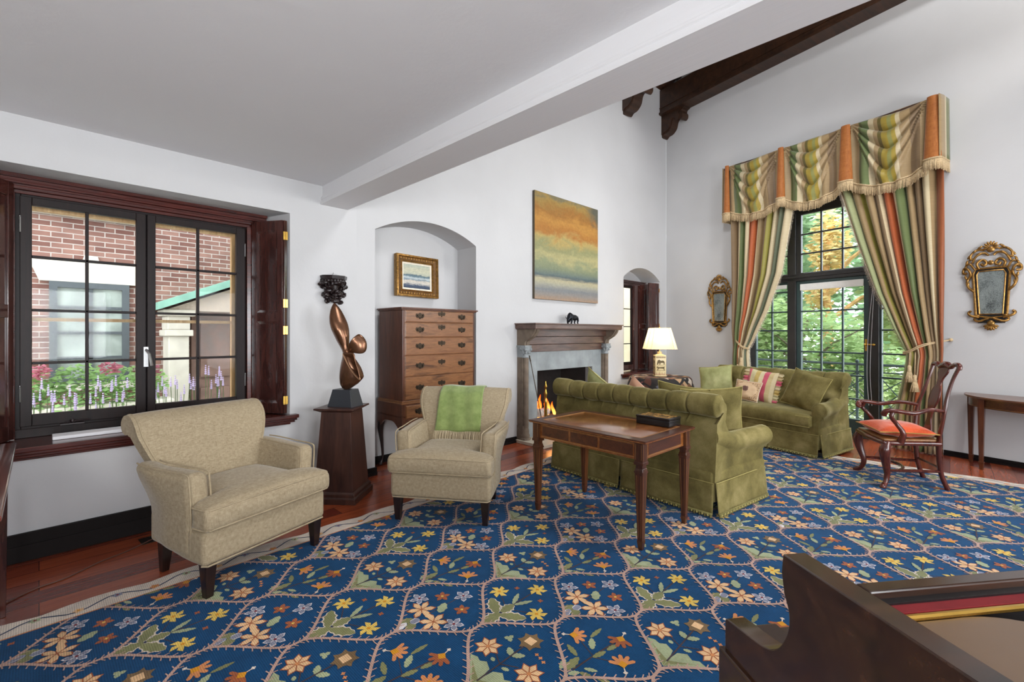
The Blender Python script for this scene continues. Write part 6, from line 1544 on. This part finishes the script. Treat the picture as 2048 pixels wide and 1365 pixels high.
b = MB(); b.box(.045, 1.43, -.162, -.143, .976, .985); b.build('felt_strip', M_redfelt, T, smooth=None)
b = MB(); b.tube([(.045, -.167, .980), (1.43, -.167, .980)], .005, 8); b.build('brass_rail', M_brass, T)
b = MB(); b.prism(curve2([(.045, -.171), (.12, -.171), (.19, -.173), (.25, -.20), (.32, -.27), (.42, -.36), (.55, -.42), (.8, -.46), (1.43, -.5)], 4) + [(1.43, -1.42), (.045, -1.42)], lambda a_, c_: (a_, c_, .966), lambda a_, c_: (a_, c_, .978)); b.build('folded_lid', M_pianotop, T, smooth=None, bevel=.003)
b = MB(); b.box(.045, 1.43, -1.42, -.19, .86, .868); b.build('soundboard', plain('soundboard_dark', C(70, 44, 20), .4), T, smooth=None)
b = MB(); b.box(.0, 1.475, -1.49, -1.45, .70, 1.0); b.build('rim', M_piano, T, smooth=None, bevel=.003)
for x, y in ((.14, .02), (1.33, .02), (.74, -1.30)):
    b = MB(); b.lathe([(.03, .014), (.035, .05), (.028, .08), (.045, .30), (.06, .50), (.065, .575)], 8, (x, y)); b.build('leg', M_piano, T, smooth=30)

# ------------------------------------------------------------------ console at the left edge, cord, floor vent
T = thing('console_table', 'glossy red mahogany console table cut off by the left edge, in front of the window', 'table', (-.078, 3.41, 0), 0)
b = MB(); b.rbox(-1.0, 0, -1.35, 0, .832, .85, .005, (1, 1, 1), 2); b.build('tabletop', wood('console_top', C(86, 40, 34), C(116, 62, 52), .12, 'y', 5, .6, .3), T, smooth=40)
b = MB(); b.box(-.98, -.028, -1.31, -.012, .72, .832); b.build('apron', M_mahog, T, smooth=None)
for x, y in ((-.028, -.012), (-.028, -1.25), (-.92, -.012), (-.92, -1.25)):
    b = MB(); b.add([(x - .06, y - .06, .72), (x, y - .06, .72), (x, y, .72), (x - .06, y, .72), (x - .04, y - .04, 0), (x - .008, y - .04, 0), (x - .008, y - .008, 0), (x - .04, y - .008, 0)], [(0, 1, 2, 3), (7, 6, 5, 4), (0, 4, 5, 1), (1, 5, 6, 2), (2, 6, 7, 3), (3, 7, 4, 0)]); b.build('leg', M_mahogz, T, smooth=None, bevel=.002)
b = MB(); b.tube(curve([(-.30, 3.36, .004), (-.14, 3.50, .004), (-.02, 3.60, .004), (.11, 3.64, .004), (.26, 3.745, .004), (.385, 3.80, .004), (.52, 3.875, .012), (.64, 3.955, .018), (.80, 4.03, .01)], 6), .0035, 6)
tag(b.build('power_cord', plain('brown_cord', C(96, 62, 50), .5), None), 'thin brown power cord running over the bare boards at far left', 'cord')
T = thing('floor_register', 'dark slotted floor vent behind the armchair under the window', 'vent', (.62, 3.92, 0), 4)
b = MB(); pane_frame(b, -.15, .22, -.06, .06, 0, .004, .012); b2 = MB()
vs = [(x, z_, y) for x, y, z_ in b.v]; b.v = vs; b.build('frame', M_oldbrass, T, smooth=None)
b = MB(); b.box(-.14, .21, -.05, .05, .0005, .0015)
for k in range(17): b.box(-.135 + k * .02, -.128 + k * .02, -.05, .05, .0015, .0038)
b.build('grille', M_carving, T, smooth=None)

# ================================================================== LIGHT AND CAMERA
w = bpy.data.worlds.new('sky'); SC.world = w; w.use_nodes = True
bg = w.node_tree.nodes['Background']; bg.inputs[0].default_value = (.86, .93, 1.0, 1); bg.inputs[1].default_value = 7.5
def area(name, loc, target, size, power, color=(1, 1, 1), sy=None, spread=None):
    L = bpy.data.lights.new(name, 'AREA'); L.energy = power; L.color = color; L.size = size
    if sy: L.shape = 'RECTANGLE'; L.size_y = sy
    if spread: L.spread = radians(spread)
    o = bpy.data.objects.new(name, L); COL.objects.link(o); o.location = loc
    o.rotation_euler = (Vector(target) - Vector(loc)).to_track_quat('-Z', 'Y').to_euler(); return o
area('hall_opening_fill', (3.9, -5.0, 1.6), (3.9, 3, 1.6), 2.3, 80, (.96, .98, 1), 1.9)  # fill light added behind the camera, shining in through the unseen hall opening
area('near_opening_fill', (.0, -5.0, 1.6), (.0, 3, .9), 2.1, 240, (.96, .98, 1), 1.5)  # added fill behind the camera, brightens the low section and the window wall
area('hall_overhead_fill', (4.6, -.6, 6.4), (4.8, .2, 0), 1.6, 195, (.98, .99, 1))  # added overhead fill for the hall, no fixture is modelled
def spot(name, loc, target, power, angle, blend=.4, size=.06, color=(1, .96, .9)):
    L = bpy.data.lights.new(name, 'SPOT'); L.energy = power; L.spot_size = radians(angle); L.spot_blend = blend; L.shadow_soft_size = size; L.color = color
    o = bpy.data.objects.new(name, L); COL.objects.link(o); o.location = loc
    o.rotation_euler = (Vector(target) - Vector(loc)).to_track_quat('-Z', 'Y').to_euler(); return o
spot('door_light_stand_in', (6.5, -1.5, 2.5), (3.2, 4.0, 1.5), 190, 80, .8, .06)  # added lamp out of view, stands in for daylight from the french door
spot('wall_wash_spot', (4.9, -2.2, 5.2), (6.9, -.9, 5.2), 220, 55, .5, .15)
area('ceiling_bounce_fill', (-.9, -.3, 1.75), (.1, 2.2, 2.74), .5, 42, (1, .99, .97))  # added bounce fill that brightens the low ceiling, no lamp stands there
spot('corner_fill_spot', (2.7, 1.3, 4.7), (8.1, 3.1, 2.7), 330, 64, .9, .3, (.97, .98, 1))  # added fill that lifts the right wall near the corner
area('hall_upper_fill', (4.2, -2.6, 2.2), (6.5, .5, 5.0), .8, 70, (1, .98, .96))  # added upward fill for the upper hall, source unseen
spot('fire_glow', fpl(3.0, .12, .42), fpl(3.0, -3, .2), 14, 120, .9, .1, (1, .45, .15))

cam = bpy.data.cameras.new('camera'); co = bpy.data.objects.new('camera', cam); COL.objects.link(co)
cam.sensor_width = 36; cam.lens = 16; cam.shift_y = -14.5 / 2048; cam.clip_start = .02
co.location = (0, 0, 1.4); co.rotation_euler = (radians(90), 0, radians(-46.1)); SC.camera = co
SC.view_settings.view_transform = 'Standard'; SC.view_settings.look = 'None'; SC.view_settings.gamma = 1; SC.view_settings.exposure = 0; SC.view_settings.use_curve_mapping = False
SC.cycles.max_bounces = 7; SC.cycles.diffuse_bounces = 4; SC.cycles.glossy_bounces = 3; SC.cycles.transparent_max_bounces = 12; SC.cycles.use_adaptive_sampling = True; SC.cycles.adaptive_threshold = .04; SC.cycles.sample_clamp_indirect = 6; SC.cycles.use_denoising = True
